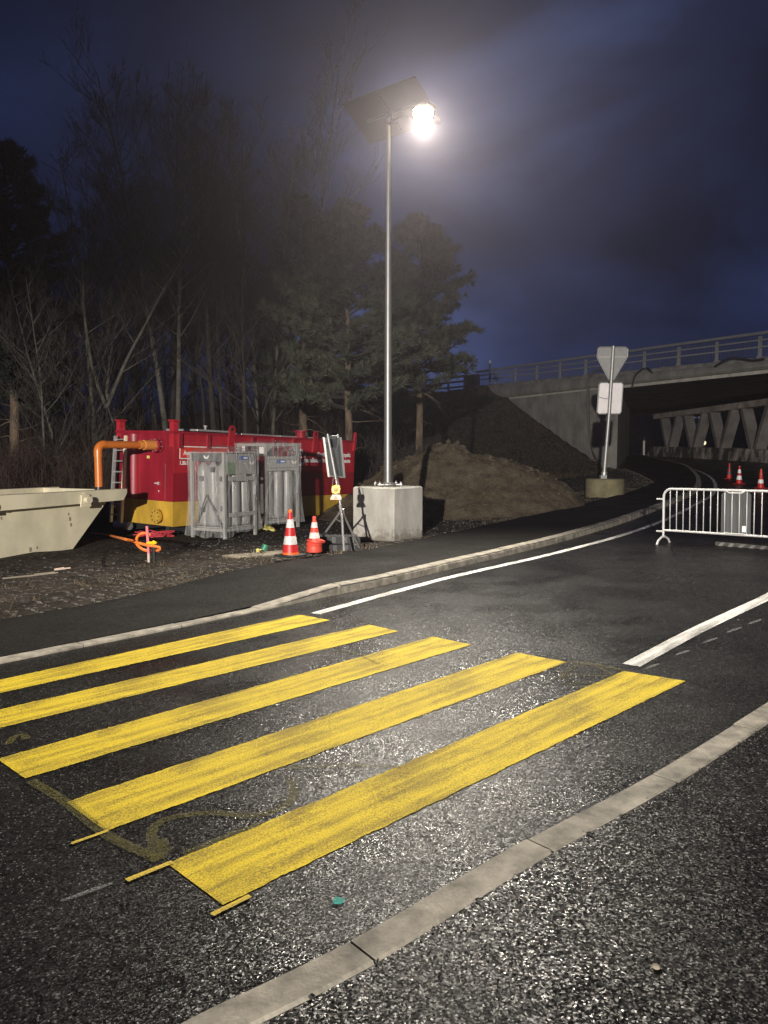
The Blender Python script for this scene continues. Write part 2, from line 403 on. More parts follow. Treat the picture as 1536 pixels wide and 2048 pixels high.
def film():
    m = bpy.data.materials.new('clear_film'); m.use_nodes = True
    t = m.node_tree; b = t.nodes['Principled BSDF']
    b.inputs['Base Color'].default_value = (0.50, 0.50, 0.50, 1)
    b.inputs['Roughness'].default_value = 0.16
    co = N('ShaderNodeTexCoord', t)
    mp = N('ShaderNodeMapping', t); mp.inputs['Scale'].default_value = (1, 1, 0.28)
    L(co.outputs['Object'], mp.inputs['Vector'], t)
    n = N('ShaderNodeTexNoise', t); n.inputs['Scale'].default_value = 5; n.inputs['Detail'].default_value = 5; n.inputs['Distortion'].default_value = 1.2
    L(mp.outputs[0], n.inputs['Vector'], t)
    bp = N('ShaderNodeBump', t); bp.inputs['Strength'].default_value = 0.9; bp.inputs['Distance'].default_value = 0.10
    L(n.outputs['Fac'], bp.inputs['Height'], t); L(bp.outputs[0], b.inputs['Normal'], t)
    r = N('ShaderNodeMapRange', t); r.inputs['From Min'].default_value = 0.35; r.inputs['From Max'].default_value = 0.75
    r.inputs['To Min'].default_value = 0.09; r.inputs['To Max'].default_value = 0.44
    L(n.outputs['Fac'], r.inputs['Value'], t)
    tr = N('ShaderNodeBsdfTransparent', t); ms = N('ShaderNodeMixShader', t)
    L(r.outputs[0], ms.inputs['Fac'], t); L(tr.outputs[0], ms.inputs[1], t); L(b.outputs[0], ms.inputs[2], t)
    L(ms.outputs[0], t.nodes['Material Output'].inputs['Surface'], t)
    MATS['clear_film'] = m
film()

# ------------------------------------------------------------------ mesh builder
def V3(*a): return Vector(a)
class MB:
    def __init__(s): s.v = []; s.f = []; s.mi = []; s.mats = []; s.cur = 0
    def use(s, m):
        if m not in s.mats: s.mats.append(m)
        s.cur = s.mats.index(m); return s
    def add(s, vs, fs):
        o = len(s.v); s.v.extend([tuple(p) for p in vs])
        s.f.extend([tuple(i + o for i in f) for f in fs]); s.mi.extend([s.cur] * len(fs)); return s
    def hexa(s, p):   # 8 corners: bottom 0-3, top 4-7
        return s.add(p, [(3, 2, 1, 0), (4, 5, 6, 7), (0, 1, 5, 4), (1, 2, 6, 5), (2, 3, 7, 6), (3, 0, 4, 7)])
    def box(s, c, size, mtx=None, bev=0.0):
        x, y, z = size[0] / 2, size[1] / 2, size[2] / 2
        if bev:
            b = bev; rings = []
            for zz, k in ((-z, b), (-z + b, 0), (z - b, 0), (z, b)):
                X, Y = x - k, y - k; c2 = b * 0.6
                rings.append([(-X + c2, -Y, zz), (X - c2, -Y, zz), (X, -Y + c2, zz), (X, Y - c2, zz), (X - c2, Y, zz), (-X + c2, Y, zz), (-X, Y - c2, zz), (-X, -Y + c2, zz)])
            vs = [p for r in rings for p in r]
            fs = [tuple(range(7, -1, -1)), tuple(range(24, 32))]
            for k in range(3):
                for i in range(8):
                    j = (i + 1) % 8; fs.append((k * 8 + i, k * 8 + j, k * 8 + 8 + j, k * 8 + 8 + i))
        else:
            vs = [(-x, -y, -z), (x, -y, -z), (x, y, -z), (-x, y, -z), (-x, -y, z), (x, -y, z), (x, y, z), (-x, y, z)]
            fs = [(3, 2, 1, 0), (4, 5, 6, 7), (0, 1, 5, 4), (1, 2, 6, 5), (2, 3, 7, 6), (3, 0, 4, 7)]
        q = []
        for p in vs:
            p = Vector(p)
            if mtx: p = mtx @ p
            q.append(p + Vector(c))
        return s.add(q, fs)
    def tube(s, pts, rad, n=8, cap=True):
        pts = [Vector(p) for p in pts]
        if not hasattr(rad, '__len__'): rad = [rad] * len(pts)
        k = len(pts); vs = []
        t = (pts[1] - pts[0]).normalized()
        a = t.cross(Vector((0, 0, 1)))
        if a.length < 0.05: a = t.cross(Vector((1, 0, 0)))
        a.normalize()
        for i in range(k):
            t = (pts[min(i + 1, k - 1)] - pts[max(i - 1, 0)])
            if t.length < 1e-9: t = Vector((0, 0, 1))
            t.normalize()
            a = a - t * a.dot(t)
            if a.length < 1e-6: a = t.orthogonal()
            a.normalize(); b = t.cross(a)
            for j in range(n):
                q = 2 * math.pi * j / n
                vs.append(pts[i] + (a * math.cos(q) + b * math.sin(q)) * rad[i])
        fs = []
        for i in range(k - 1):
            for j in range(n):
                j2 = (j + 1) % n
                fs.append((i * n + j, i * n + j2, (i + 1) * n + j2, (i + 1) * n + j))
        if cap:
            fs.append(tuple(range(n - 1, -1, -1))); fs.append(tuple((k - 1) * n + j for j in range(n)))
        return s.add(vs, fs)
    def lathe(s, prof, c=(0, 0, 0), n=20, mtx=None):
        vs = []
        for r, z in prof:
            for j in range(n):
                q = 2 * math.pi * j / n
                p = Vector((r * math.cos(q), r * math.sin(q), z))
                if mtx: p = mtx @ p
                vs.append(p + Vector(c))
        fs = []
        for i in range(len(prof) - 1):
            for j in range(n):
                j2 = (j + 1) % n; fs.append((i * n + j, i * n + j2, (i + 1) * n + j2, (i + 1) * n + j))
        if prof[0][0] > 1e-6: fs.append(tuple(range(n - 1, -1, -1)))
        if prof[-1][0] > 1e-6: fs.append(tuple((len(prof) - 1) * n + j for j in range(n)))
        return s.add(vs, fs)
    def prism(s, poly, d, o=(0, 0, 0), ax=((1, 0, 0), (0, 0, 1), (0, 1, 0))):
        """outline in axes ax[0],ax[1], thickness d along ax[2]"""
        A, B, D = (Vector(q) for q in ax); o = Vector(o); n = len(poly)
        vs = [o + A * p[0] + B * p[1] for p in poly] + [o + A * p[0] + B * p[1] + D * d for p in poly]
        fs = [tuple(range(n)), tuple(range(2 * n - 1, n - 1, -1))]
        for i in range(n):
            j = (i + 1) % n; fs.append((j, i, i + n, j + n))
        return s.add(vs, fs)
    def mesh(s, name, m=None, smooth=False):
        me = bpy.data.meshes.new(name)
        me.from_pydata(s.v, [], s.f)
        ms = s.mats if s.mats else [m]
        for q in ms: me.materials.append(MATS[q] if isinstance(q, str) else q)
        if s.mats: me.polygons.foreach_set('material_index', s.mi)
        if smooth: me.polygons.foreach_set('use_smooth', [True] * len(me.polygons))
        me.update()
        return me
    def build(s, name, m=None, parent=None, smooth=False, recalc=True):
        me = s.mesh(name, m, smooth)
        if recalc and len(me.polygons) < 60000:
            import bmesh
            bm = bmesh.new(); bm.from_mesh(me)
            bmesh.ops.recalc_face_normals(bm, faces=bm.faces)
            if smooth:
                for ed in bm.edges:
                    if len(ed.link_faces) == 2 and ed.calc_face_angle(0) > 0.7: ed.smooth = False
            bm.to_mesh(me); bm.free()
        return link(name, me, parent)
def link(name, me, parent=None):
    o = bpy.data.objects.new(name, me); C.objects.link(o)
    if parent: o.parent = parent
    return o
def tag(o, label=None, cat=None, group=None, kind=None):
    if label: o['label'] = label
    if cat: o['category'] = cat
    if group: o['group'] = group
    if kind: o['kind'] = kind
    return o
def thing(name, label, cat, loc=(0, 0, 0), rz=0.0, group=None):
    o = bpy.data.objects.new(name, None); C.objects.link(o)
    o.empty_display_size = 0.2
    o.location = loc; o.rotation_euler = (0, 0, rz)
    return tag(o, label, cat, group)
def copy_tree(o, parent=None):
    c = o.copy(); C.objects.link(c)
    if parent: c.parent = parent
    for ch in list(o.children): copy_tree(ch, c)
    return c
def text_mesh(txt, size, m, name, parent, loc, rot, sx=1.0, bold=0.0, align='LEFT'):
    cu = bpy.data.curves.new(name, 'FONT'); cu.body = txt; cu.size = size; cu.extrude = 0.0015; cu.offset = bold
    cu.align_x = align; cu.resolution_u = 2
    ob = bpy.data.objects.new('text_tmp', cu); C.objects.link(ob)
    dg = bpy.context.evaluated_depsgraph_get()
    me = bpy.data.meshes.new_from_object(ob.evaluated_get(dg))
    bpy.data.objects.remove(ob); bpy.data.curves.remove(cu)
    me.materials.clear(); me.materials.append(MATS[m])
    o = link(name, me, parent); o.location = loc; o.rotation_euler = rot; o.scale = (sx, 1, 1)
    return o

def cat_rom(P, n):
    P = [Vector((p[0], p[1])) for p in P]
    out = []
    k = len(P)
    seg = [(P[i + 1] - P[i]).length for i in range(k - 1)]
    tot = sum(seg)
    for i in range(k - 1):
        p0 = P[i - 1] if i else P[0] * 2 - P[1]
        p1, p2 = P[i], P[i + 1]
        p3 = P[i + 2] if i + 2 < k else P[-1] * 2 - P[-2]
        m = max(2, int(n * seg[i] / tot))
        # centripetal-ish tangents limited to the segment
        d = seg[i]
        t1 = (p2 - p0).normalized() * d; t2 = (p3 - p1).normalized() * d
        for j in range(m):
            t = j / m
            h1 = 2 * t**3 - 3 * t**2 + 1; h2 = t**3 - 2 * t**2 + t; h3 = -2 * t**3 + 3 * t**2; h4 = t**3 - t**2
            out.append(p1 * h1 + t1 * h2 + p2 * h3 + t2 * h4)
    out.append(P[-1])
    return out
def resample(P, n):
    d = [0.0]
    for a, b in zip(P, P[1:]): d.append(d[-1] + (b - a).length)
    out = []; j = 0
    for i in range(n):
        s = d[-1] * i / (n - 1)
        while j < len(P) - 2 and d[j + 1] < s: j += 1
        t = (s - d[j]) / max(1e-9, d[j + 1] - d[j]); out.append(P[j].lerp(P[j + 1], t))
    return out
def by_step(P, step):
    d = sum((b - a).length for a, b in zip(P, P[1:])); return resample(P, max(2, int(d / step) + 1))
def right_normals(P):
    out = []
    for i in range(len(P)):
        t = (P[min(i + 1, len(P) - 1)] - P[max(i - 1, 0)]).normalized(); out.append(Vector((t.y, -t.x)))
    return out
xy = lambda p: Vector((p[0], p[1]))

# ------------------------------------------------------------------ lines of the road in plan
KLpx = [(0, 1328), (300, 1268), (535, 1219), (672, 1190), (760, 1173), (900, 1139), (1100, 1090), (1236, 1050), (1326, 1016), (1372, 997), (1392, 985), (1402, 970), (1397, 953)]
KL = [Vector((-15.5, -7.5)), Vector((-8.0, 1.1))] + [xy(G(*p)) for p in KLpx]
lastk = KL[-1]
KL += [Vector((18.6, 47.5)), Vector((20.6, 57)), Vector((25, 75)), Vector((31.5, 100)), Vector((43, 150))]
KLs = by_step(cat_rom(KL, 600), 0.25)
KR = [Vector((-11.5, -7.6)), Vector((-4.6, -1.35)), xy(G(368, 2048)), xy(G(655, 1915)), xy(G(1025, 1698)), xy(G(1290, 1560)), xy(G(1536, 1408)),
      Vector((4.9, 7.25)), Vector((9.2, 12.0)), Vector((14.0, 18.6)), Vector((18.5, 27)), Vector((22.0, 38)), Vector((24.2, 49)), Vector((27.5, 60)), Vector((33, 80)), Vector((40, 105)), Vector((52, 150))]
KRs = by_step(cat_rom(KR, 600), 0.25)
PEpx = [(0, 1228), (220, 1190), (500, 1135), (690, 1110), (845, 1080), (1000, 1046), (1100, 1025), (1250, 988), (1310, 965)]
PE = [Vector((-16.5, -5.0)), Vector((-9.0, 3.2))] + [xy(G(u, v, 0.08)) for u, v in PEpx]
PE += [Vector((12.6, 36.5)), Vector((13.6, 41.5)), Vector((14.6, 46.6)), Vector((18.2, 57.5)), Vector((23.2, 76)), Vector((30, 101)), Vector((42, 151))]
PEs = by_step(cat_rom(PE, 500), 0.25)

def strip(A, B, nl, nw, zA, zB, name, m):
    """ruled sheet between two plan lines; zA/zB: offsets above g"""
    a = resample(A, nl); b = resample(B, nl); mb = MB(); vs = []
    for i in range(nl):
        for j in range(nw + 1):
            p = a[i].lerp(b[i], j / nw)
            za = zA(i / (nl - 1)) if callable(zA) else zA
            zb = zB(i / (nl - 1)) if callable(zB) else zB
            vs.append((p.x, p.y, g(p.x, p.y) + za * (1 - j / nw) + zb * j / nw))
    fs = []
    for i in range(nl - 1):
        for j in range(nw):
            q = i * (nw + 1) + j; fs.append((q, q + nw + 1, q + nw + 2, q + 1))
    mb.add(vs, fs)
    return mb.build(name, m, smooth=True, recalc=False)

road = tag(strip(KLs, KRs, 300, 12, 0, 0, 'road', 'road_asphalt'), 'wet dark asphalt road with a yellow zebra crossing, curving under the bridge', kind='structure')
KR2 = [p + n * 30 for p, n in zip(KRs, right_normals(KRs))]
pav = tag(strip(KRs, KR2, 260, 16, 0.006, 0.0, 'pavement', 'coarse_asphalt'), 'coarse dark asphalt pavement on the near side of the kerb', kind='structure')

# kerb height along the left kerb: flush at the crossing, ramp stone, then raised
LENL = sum((b - a).length for a, b in zip(KLs, KLs[1:]))
def s_of(P, q):
    best = 1e9; bs = 0; s = 0
    for a, b in zip(P, P[1:]):
        d = (a - q).length
        if d < best: best = d; bs = s
        s += (b - a).length
    return bs
SR0 = s_of(KLs, xy(G(539, 1218))); SR1 = s_of(KLs, xy(G(672, 1190)))
def kh(s):
    t = max(0, min(1, (s - SR0) / (SR1 - SR0))); return 0.022 + 0.093 * t
def kh_path(f):
    s = f * LENL; t = max(0, min(1, (s - SR0 + 0.6) / 3.0)); return 0.016 + 0.09 * t * t * (3 - 2 * t)
KW = 0.20
KLb = [p - n * KW for p, n in zip(KLs, right_normals(KLs))]
# path: match both edges by arclength of a common parameter (nearest)
nP = 260
kb = resample(KLb, nP)
kbn = right_normals(kb)
def ray_hit(o, d, P):
    best = None
    for a, b in zip(P, P[1:]):
        e = b - a; den = d.x * e.y - d.y * e.x
        if abs(den) < 1e-9: continue
        w_ = a - o; t = (w_.x * e.y - w_.y * e.x) / den; u = (w_.x * d.y - w_.y * d.x) / den
        if t > 0 and -0.001 <= u <= 1.001 and (best is None or t < best): best = t
    return best
mb = MB(); vs = []; NWP = 8
PEc = resample(PEs, 160)
edge_pts = []
for i in range(nP):
    t = ray_hit(kb[i], -kbn[i], PEc)
    t = min(t, 9.0) if t else 2.0
    f = i / (nP - 1); h = kh_path(f)
    edge_pts.append(kb[i] - kbn[i] * t)
    for j in range(NWP + 1):
        p = kb[i] - kbn[i] * (t * j / NWP)
        vs.append((p.x, p.y, g(p.x, p.y) + h))
    # crumbly outer edge turned down
    p = kb[i] - kbn[i] * (t + 0.05 + 0.04 * noise.noise(Vector((p.x * 3, p.y * 3, 0))))
    vs.append((p.x, p.y, g(p.x, p.y) + h - 0.05))
W1 = NWP + 2
mb.add(vs, [(i * W1 + j, (i + 1) * W1 + j, (i + 1) * W1 + j + 1, i * W1 + j + 1) for i in range(nP - 1) for j in range(W1 - 1)])
tag(mb.build('path', 'path_asphalt', smooth=True, recalc=False), 'dark asphalt footpath between the kerb and the gravel', kind='structure')

def kerb(name, P, s0, s1, step, width, hfun, side, label, face):
    """bed strip + single stones; side=-1: stone body to the left of P"""
    d = [0.0]
    for a, b in zip(P, P[1:]): d.append(d[-1] + (b - a).length)
    nr = right_normals(P)
    def pt(s):
        import bisect
        j = max(0, min(len(P) - 2, bisect.bisect(d, s) - 1)); t = (s - d[j]) / max(1e-9, d[j + 1] - d[j])
        return P[j].lerp(P[j + 1], t), nr[j].lerp(nr[j + 1], t)
    bed = MB(); vs = []; k = 0; s = s0
    while s <= s1:
        p, n = pt(s); q = p + n * side * (width - 0.008); p2 = p + n * side * 0.008; h = hfun(s) - 0.012
        vs += [(p2.x, p2.y, g(p2.x, p2.y) - 0.1), (p2.x, p2.y, g(p2.x, p2.y) + h), (q.x, q.y, g(q.x, q.y) + h), (q.x, q.y, g(q.x, q.y) - 0.1)]; k += 1; s += 0.3
    bed.add(vs, [(i * 4 + a, (i + 1) * 4 + a, (i + 1) * 4 + a + 1, i * 4 + a + 1) for i in range(k - 1) for a in range(3)])
    root = tag(bed.build(name, 'dark_joint'), label, kind='structure')
    s = s0; i = 0
    while s < s1 - 0.05:
        e_ = min(s1, s + step)
        mb = MB(); vs = []; a, b = s + 0.006, e_ - 0.006; nn = 4
        dz = random.uniform(-0.003, 0.003); dx = random.uniform(-0.004, 0.004)
        for q in range(nn + 1):
            ss = a + (b - a) * q / nn
            p, n = pt(ss); h = hfun(ss) + dz; c = min(face, max(0.003, h * 0.5))
            prof = [(dx, -0.12), (dx, h - c), (dx + c * 0.9, h), (dx + width - 0.012, h), (dx + width, h - 0.012), (dx + width, -0.12)]
            for (o_, z) in prof:
                r_ = p + n * side * o_; vs.append((r_.x, r_.y, g(r_.x, r_.y) + z))
        fs = [(q * 6 + t, (q + 1) * 6 + t, (q + 1) * 6 + t + 1, q * 6 + t + 1) for q in range(nn) for t in range(5)]
        fs += [tuple(range(6)), tuple(nn * 6 + 5 - t for t in range(6))]
        mb.add(vs, fs); mb.build('kerb_stone', 'kerb_granite', root)
        s = e_; i += 1
    return root
SK0 = SR0 - 7 * 1.02
kerb('kerb', KLs, SK0 - 6.12, SR0, 1.02, KW - 0.045, kh, -1, 'flush pale kerb beside the left end of the zebra crossing', 0.008)
kerb('kerb', KLs, SR0, SR1, SR1 - SR0 + 0.01, KW, kh, -1, 'sloping ramp kerb stone where the kerb drops to the crossing', 0.03)
kerb('kerb', KLs, SR1, LENL * 0.62, 1.0, KW, kh, -1, 'raised pale kerb curving away along the footpath', 0.03)
SN = s_of(KRs, xy(G(672, 1922)))
kerb('kerb', KRs, SN - 4 * 1.01, SN + 9 * 1.01, 1.01, 0.145, lambda s: 0.014, 1, 'flush kerb of long stones at the front edge of the road', 0.004)

# ------------------------------------------------------------------ painted markings (parts of the road)
def ribbon(pts, wid, name, m, layer=1, step=0.25, parent=road, taper=False):
    """a painted line along plan points, its object axis lying along the line"""
    P = by_step([xy(p) for p in pts] if len(pts) == 2 else cat_rom(pts, 120), step)
    nr = right_normals(P)
    o = P[0]; d = (P[-1] - P[0]); ang = math.atan2(d.y, d.x); ca, sa = math.cos(-ang), math.sin(-ang)
    mb = MB(); vs = []
    for i, (p, n) in enumerate(zip(P, nr)):
        w_ = wid
        if taper: w_ = wid * (0.25 + 0.75 * math.sin(math.pi * (0.1 + 0.8 * i / (len(P) - 1))))
        for k in (-0.5, 0.5):
            q = p + n * w_ * k; x, y = q.x - o.x, q.y - o.y
            vs.append((x * ca - y * sa, x * sa + y * ca, g(q.x, q.y) + 0.004 * layer))
    mb.add(vs, [(2 * i, 2 * i + 1, 2 * i + 3, 2 * i + 2) for i in range(len(P) - 1)])
    ob = mb.build(name, m, parent, recalc=False); ob.location = (o.x, o.y, 0); ob.rotation_euler = (0, 0, ang)
    return ob
def quad_stripe(c, name, m, layer=1):
    """stripe from four plan corners a-b (upper edge) and d-c (lower edge), slightly ragged edges"""
    a, b, c_, d = [xy(p) for p in c]
    ang = math.atan2((b - a).y, (b - a).x); ca, sa = math.cos(-ang), math.sin(-ang)
    mb = MB(); vs = []; n = 170; wv = 6
    for i in range(n + 1):
        for j in range(wv + 1):
            t = i / n; u = j / wv
            p = a.lerp(b, t).lerp(d.lerp(c_, t), u)
            if j in (0, wv):
                p = p + (a - d).normalized() * (0.008 * noise.noise(Vector((p.x * 8, p.y * 8, j))) + 0.007 * noise.noise(Vector((p.x * 40, p.y * 40, j))))
            x, y = p.x - a.x, p.y - a.y
            vs.append((x * ca - y * sa, x * sa + y * ca, g(p.x, p.y) + 0.004 * layer))
    mb.add(vs, [(i * (wv + 1) + j, (i + 1) * (wv + 1) + j, (i + 1) * (wv + 1) + j + 1, i * (wv + 1) + j + 1) for i in range(n) for j in range(wv)])
    ob = mb.build(name, m, road, recalc=False); ob.location = (a.x, a.y, 0); ob.rotation_euler = (0, 0, ang)
    return ob
S = [[(-40, 1369), (598, 1230), (662, 1241), (-40, 1396)],
     [(-300, 1489), (738, 1250), (797, 1263), (-240, 1515)],
     [(-6, 1519), (866, 1274), (944, 1290), (50, 1558)],
     [(132, 1605), (1034, 1306), (1134, 1325), (212, 1664)],
     [(335, 1729), (1248, 1343), (1372, 1363), (445, 1811)]]
P3a = xy(G(-6, 1519)); P5a = xy(G(335, 1729)); lft = (P3a - P5a)
for i, c in enumerate(S):
    q = [xy(G(*p)) for p in c]
    if i < 2:   # left ends outside the frame: continue to the common end line
        dirn = (q[0] - q[1]).normalized()
        Lw = 3.9
        q[0] = q[1] + dirn * Lw; q[3] = q[2] + (q[3] - q[2]).normalized() * Lw
    quad_stripe(q, 'crosswalk_stripe', 'yellow_paint', 1)
for i in range(1, 2):
    pass
line_px = [(630, 1228), (760, 1192), (900, 1155), (1100, 1109), (1236, 1073), (1330, 1040), (1408, 1000), (1423, 991), (1431, 975), (1424, 957), (1399, 943), (1360, 932)]
ribbon([xy(G(*p)) for p in line_px], 0.13, 'edge_line', 'white_paint', 1, 0.3)
ribbon([xy(G(1262, 1331)), xy(G(1400, 1258)), xy(G(1536, 1194)), xy(G(1700, 1110))], 0.145, 'lane_line', 'white_paint', 1, 0.25)
ctr = [xy(G(*p)) for p in [(1400, 942), (1443, 952), (1464, 957), (1486, 963), (1515, 971), (1560, 984)]]
for i in range(len(ctr) - 1):
    a, b = ctr[i], ctr[i + 1]; nD = max(1, int((b - a).length / 1.6))
    for k in range(nD):
        ribbon([a.lerp(b, k / nD), a.lerp(b, (k + 0.6) / nD)], 0.10, 'lane_dash', 'white_chalk', 2, 0.5)
ribbon([xy(G(1405, 921)), xy(G(1480, 931)), xy(G(1545, 941))], 0.09, 'edge_line', 'white_chalk', 2, 0.5)
ribbon([Vector((24.5, 84)), Vector((30, 84.5)), Vector((38, 85))], 0.5, 'edge_line', 'white_paint', 2, 0.5)
for (u, v) in [(1305, 1334), (1365, 1307), (1421, 1282), (1469, 1261), (1510, 1245)]:
    ribbon([xy(G(u - 14, v + 5)), xy(G(u + 14, v - 5))], 0.045, 'chalk_dash', 'white_chalk', 2, 0.1, taper=True)
for a, b, w_ in [((143, 1690), (216, 1664), 0.022), ((253, 1764), (345, 1727), 0.030), ((424, 1833), (500, 1795), 0.026)]:
    ribbon([xy(G(*a)), xy(G(*b))], w_, 'chalk_mark', 'yellow_chalk', 2, 0.06)
ribbon([xy(G(122, 1806)), xy(G(226, 1769))], 0.03, 'chalk_mark', 'white_chalk', 2, 0.06, taper=True)
spr = [([(62, 1563), (130, 1605), (215, 1672), (318, 1722)], 0.055), ([(318, 1722), (306, 1690), (308, 1656), (345, 1636), (430, 1628), (520, 1632), (585, 1600), (580, 1560)], 0.05),
       ([(318, 1720), (332, 1706), (322, 1680)], 0.05), ([(570, 1538), (700, 1532), (800, 1536)], 0.035), ([(1134, 1325), (1190, 1330), (1250, 1343)], 0.05),
       ([(1118, 1358), (1170, 1330), (1228, 1352)], 0.035), ([(1125, 1352), (1180, 1352), (1225, 1354)], 0.03), ([(1130, 1370), (1190, 1368), (1150, 1378)], 0.025),
       ([(366, 1710), (440, 1680), (520, 1650)], 0.04), ([(600, 1312), (680, 1302), (760, 1330)], 0.03), ([(15, 1490), (40, 1470), (52, 1480)], 0.05)]
for pp, w_ in spr:
    ribbon([xy(G(*p)) for p in pp], w_, 'spray_mark', 'yellow_spray', 1.5, 0.06)
mb = MB(); c = G(677, 1805)
pts = [(c.x + (0.022 + 0.014 * noise.noise(Vector((k * 1.3, 2, 0)))) * math.cos(k * 0.524), c.y + (0.024 + 0.016 * noise.noise(Vector((k * 1.1, 7, 0)))) * math.sin(k * 0.524), c.z + 0.008) for k in range(12)]
mb.add(pts, [tuple(range(12))]); mb.build('spray_mark', 'turquoise_paint', road, recalc=False)

# ------------------------------------------------------------------ terrain with the bridge embankment
A0 = Vector((18.4, 37.0)); TD = Vector((-0.427, 0.904)); ND = Vector((-0.904, -0.427))   # fascia line, along and towards the camera side
def TDp(t, d=0.0): return A0 + TD * t + ND * d
PEarr = np.array([(p.x, p.y) for p in resample(PEs, 170)])
def sd_pe(x, y):
    """distance to the outer path edge, positive beyond it (left)"""
    a = PEarr[:-1]; b = PEarr[1:]; e_ = b - a; w_ = np.array([x, y]) - a
    t = np.clip((w_ * e_).sum(1) / (e_ * e_).sum(1), 0, 1)
    q = w_ - e_ * t[:, None]; d = np.hypot(q[:, 0], q[:, 1]); i = d.argmin()
    s = e_[i, 0] * w_[i, 1] - e_[i, 1] * w_[i, 0]
    return d[i] if s > 0 else -d[i]
def sstep(a, b, x):
    t = max(0.0, min(1.0, (x - a) / (b - a))); return t * t * (3 - 2 * t)
def terrain(x, y):
    s = sd_pe(x, y); b = g(x, y)
    if s < -0.02: return b - 0.08 + 9.0 * sstep(92, 128, y) * sstep(14, 26, x)
    t = (Vector((x, y)) - A0).dot(TD); d = (Vector((x, y)) - A0).dot(ND)
    z0 = 0.5 * math.tanh(x / 25.0) + min(RISEM, max(0, (y - RISE0) * 0.022)) * 0.6
    z = min(b, z0) if s > 3 else b + (min(b, z0) - b) * s / 3
    if x > 8 and y > 92: z += 9.0 * sstep(92, 128, y) * sstep(14, 26, x)
    z += 0.03 * sstep(0, 0.5, s) - min(0.45, 0.020 * s) + 0.05 * noise.noise(Vector((x * 0.8, y * 0.8, 0))) * sstep(0.0, 0.8, s) + 0.02 * noise.noise(Vector((x * 3, y * 3, 3))) * sstep(0, 0.3, s)
    crest = min(7.0 + max(0, t - 26) * 0.02, 0.85 + 0.47 * (t - 11.5))
    if t > 25: crest = 6.9 + 0.02 * (t - 26)
    if d >= 0: e_ = crest - 0.52 * d
    else:
        e_ = crest if t > 11.6 - d * 1.01 else -9
    if e_ > z - 0.6:   # rounded toe
        k = 0.5; z = z + (math.log(1 + math.exp((e_ - z) / k)) * k) + (0.10 * noise.noise(Vector((x * 0.7, y * 0.7, 5))) if e_ > z else 0)
    # wooded bank behind the container
    if y > 26 and x < 6:
        z += 0.05 * max(0, min(20, y - 26)) * sstep(6, -2, x) * sstep(26, 34, y)
    return z
def axis(parts):
    out = []
    for a, b, st in parts:
        k = int(round((b - a) / st)); out += [a + (b - a) * i / k for i in range(k)]
    out.append(parts[-1][1]); return out
xs = axis([(-260, -60, 25), (-60, -20, 4), (-20, -10, 1), (-10, 14, 0.4), (14, 30, 0.8), (30, 70, 4), (70, 300, 23)])
ys = axis([(-80, -8, 6), (-8, 6, 1), (6, 30, 0.4), (30, 60, 0.8), (60, 90, 2), (90, 170, 8), (170, 420, 25)])
mb = MB(); vs = [(x, y, terrain(x, y)) for y in ys for x in xs]; nx = len(xs)
mb.add(vs, [(j * nx + i, j * nx + i + 1, (j + 1) * nx + i + 1, (j + 1) * nx + i) for j in range(len(ys) - 1) for i in range(nx - 1)])
tag(mb.build('ground', 'dark_soil', smooth=True, recalc=False), 'dark gravelly soil of the yard and the bridge embankment', kind='structure')
GT = lambda u, v, dz=0.0: G(u, v, dz, terrain)
def on(x, y): return Vector((x, y, terrain(x, y)))

# stones scattered on the yard
def stones(name, spots, m, rmin, rmax, label, parent=None):
    mb = MB()
    base = [(1, 0, 0), (-1, 0, 0), (0, 1, 0), (0, -1, 0), (0, 0, 1), (0, 0, -1)]
    fc = [(0, 2, 4), (2, 1, 4), (1, 3, 4), (3, 0, 4), (2, 0, 5), (1, 2, 5), (3, 1, 5), (0, 3, 5)]
    for p in spots:
        r = rmin + (rmax - rmin) * random.random() ** 3; q = random.random() * 6.28
        sx, sy, sz = r * random.uniform(.7, 1.3), r * random.uniform(.7, 1.3), r * random.uniform(.4, .8)
        mb.add([(p[0] + (b[0] * sx * math.cos(q) - b[1] * sy * math.sin(q)), p[1] + (b[0] * sx * math.sin(q) + b[1] * sy * math.cos(q)), p[2] + b[2] * sz + sz * 0.35) for b in base], fc)
    o = mb.build(name, m, parent, recalc=False); tag(o, label, kind='stuff'); return o
sp = []
for k in range(15000):
    i = random.randrange(int(len(PEs) * 0.10), int(len(PEs) * 0.36)); p = PEs[i]; n = right_normals(PEs[max(0, i - 1):i + 2])[1]
    off = random.random() ** 2.2 * 5.0 + 0.03
    q = p - n * off; sp.append(on(q.x, q.y))
stones('gravel', sp, 'gravel', 0.006, 0.030, 'loose pale gravel scattered along the path edge and yard')

sp = []
for k in range(900):
    i = random.randrange(int(len(KRs) * 0.03), int(len(KRs) * 0.16)); p = KRs[i]; n = right_normals(KRs[max(0, i - 1):i + 2])[1]
    off = 0.145 + random.gauss(0.0, 0.014) if random.random() < 0.8 else random.uniform(-0.03, 0.15)
    q = p + n * off; sp.append((q.x, q.y, g(q.x, q.y) + 0.010))
stones('crumbs', sp, 'rubber', 0.003, 0.009, 'small black asphalt crumbs along the front kerb')

sp = []
for k in range(150):
    i = random.randrange(int(len(KRs) * 0.03), int(len(KRs) * 0.2)); p = KRs[i]; n = right_normals(KRs[max(0, i - 1):i + 2])[1]
    q = p - n * random.uniform(-2.5, 4.8); sp.append((q.x, q.y, g(q.x, q.y) + 0.004))
stones('specks', sp, 'stripe_light', 0.003, 0.011, 'tiny pale chips and leaf scraps scattered on the road')

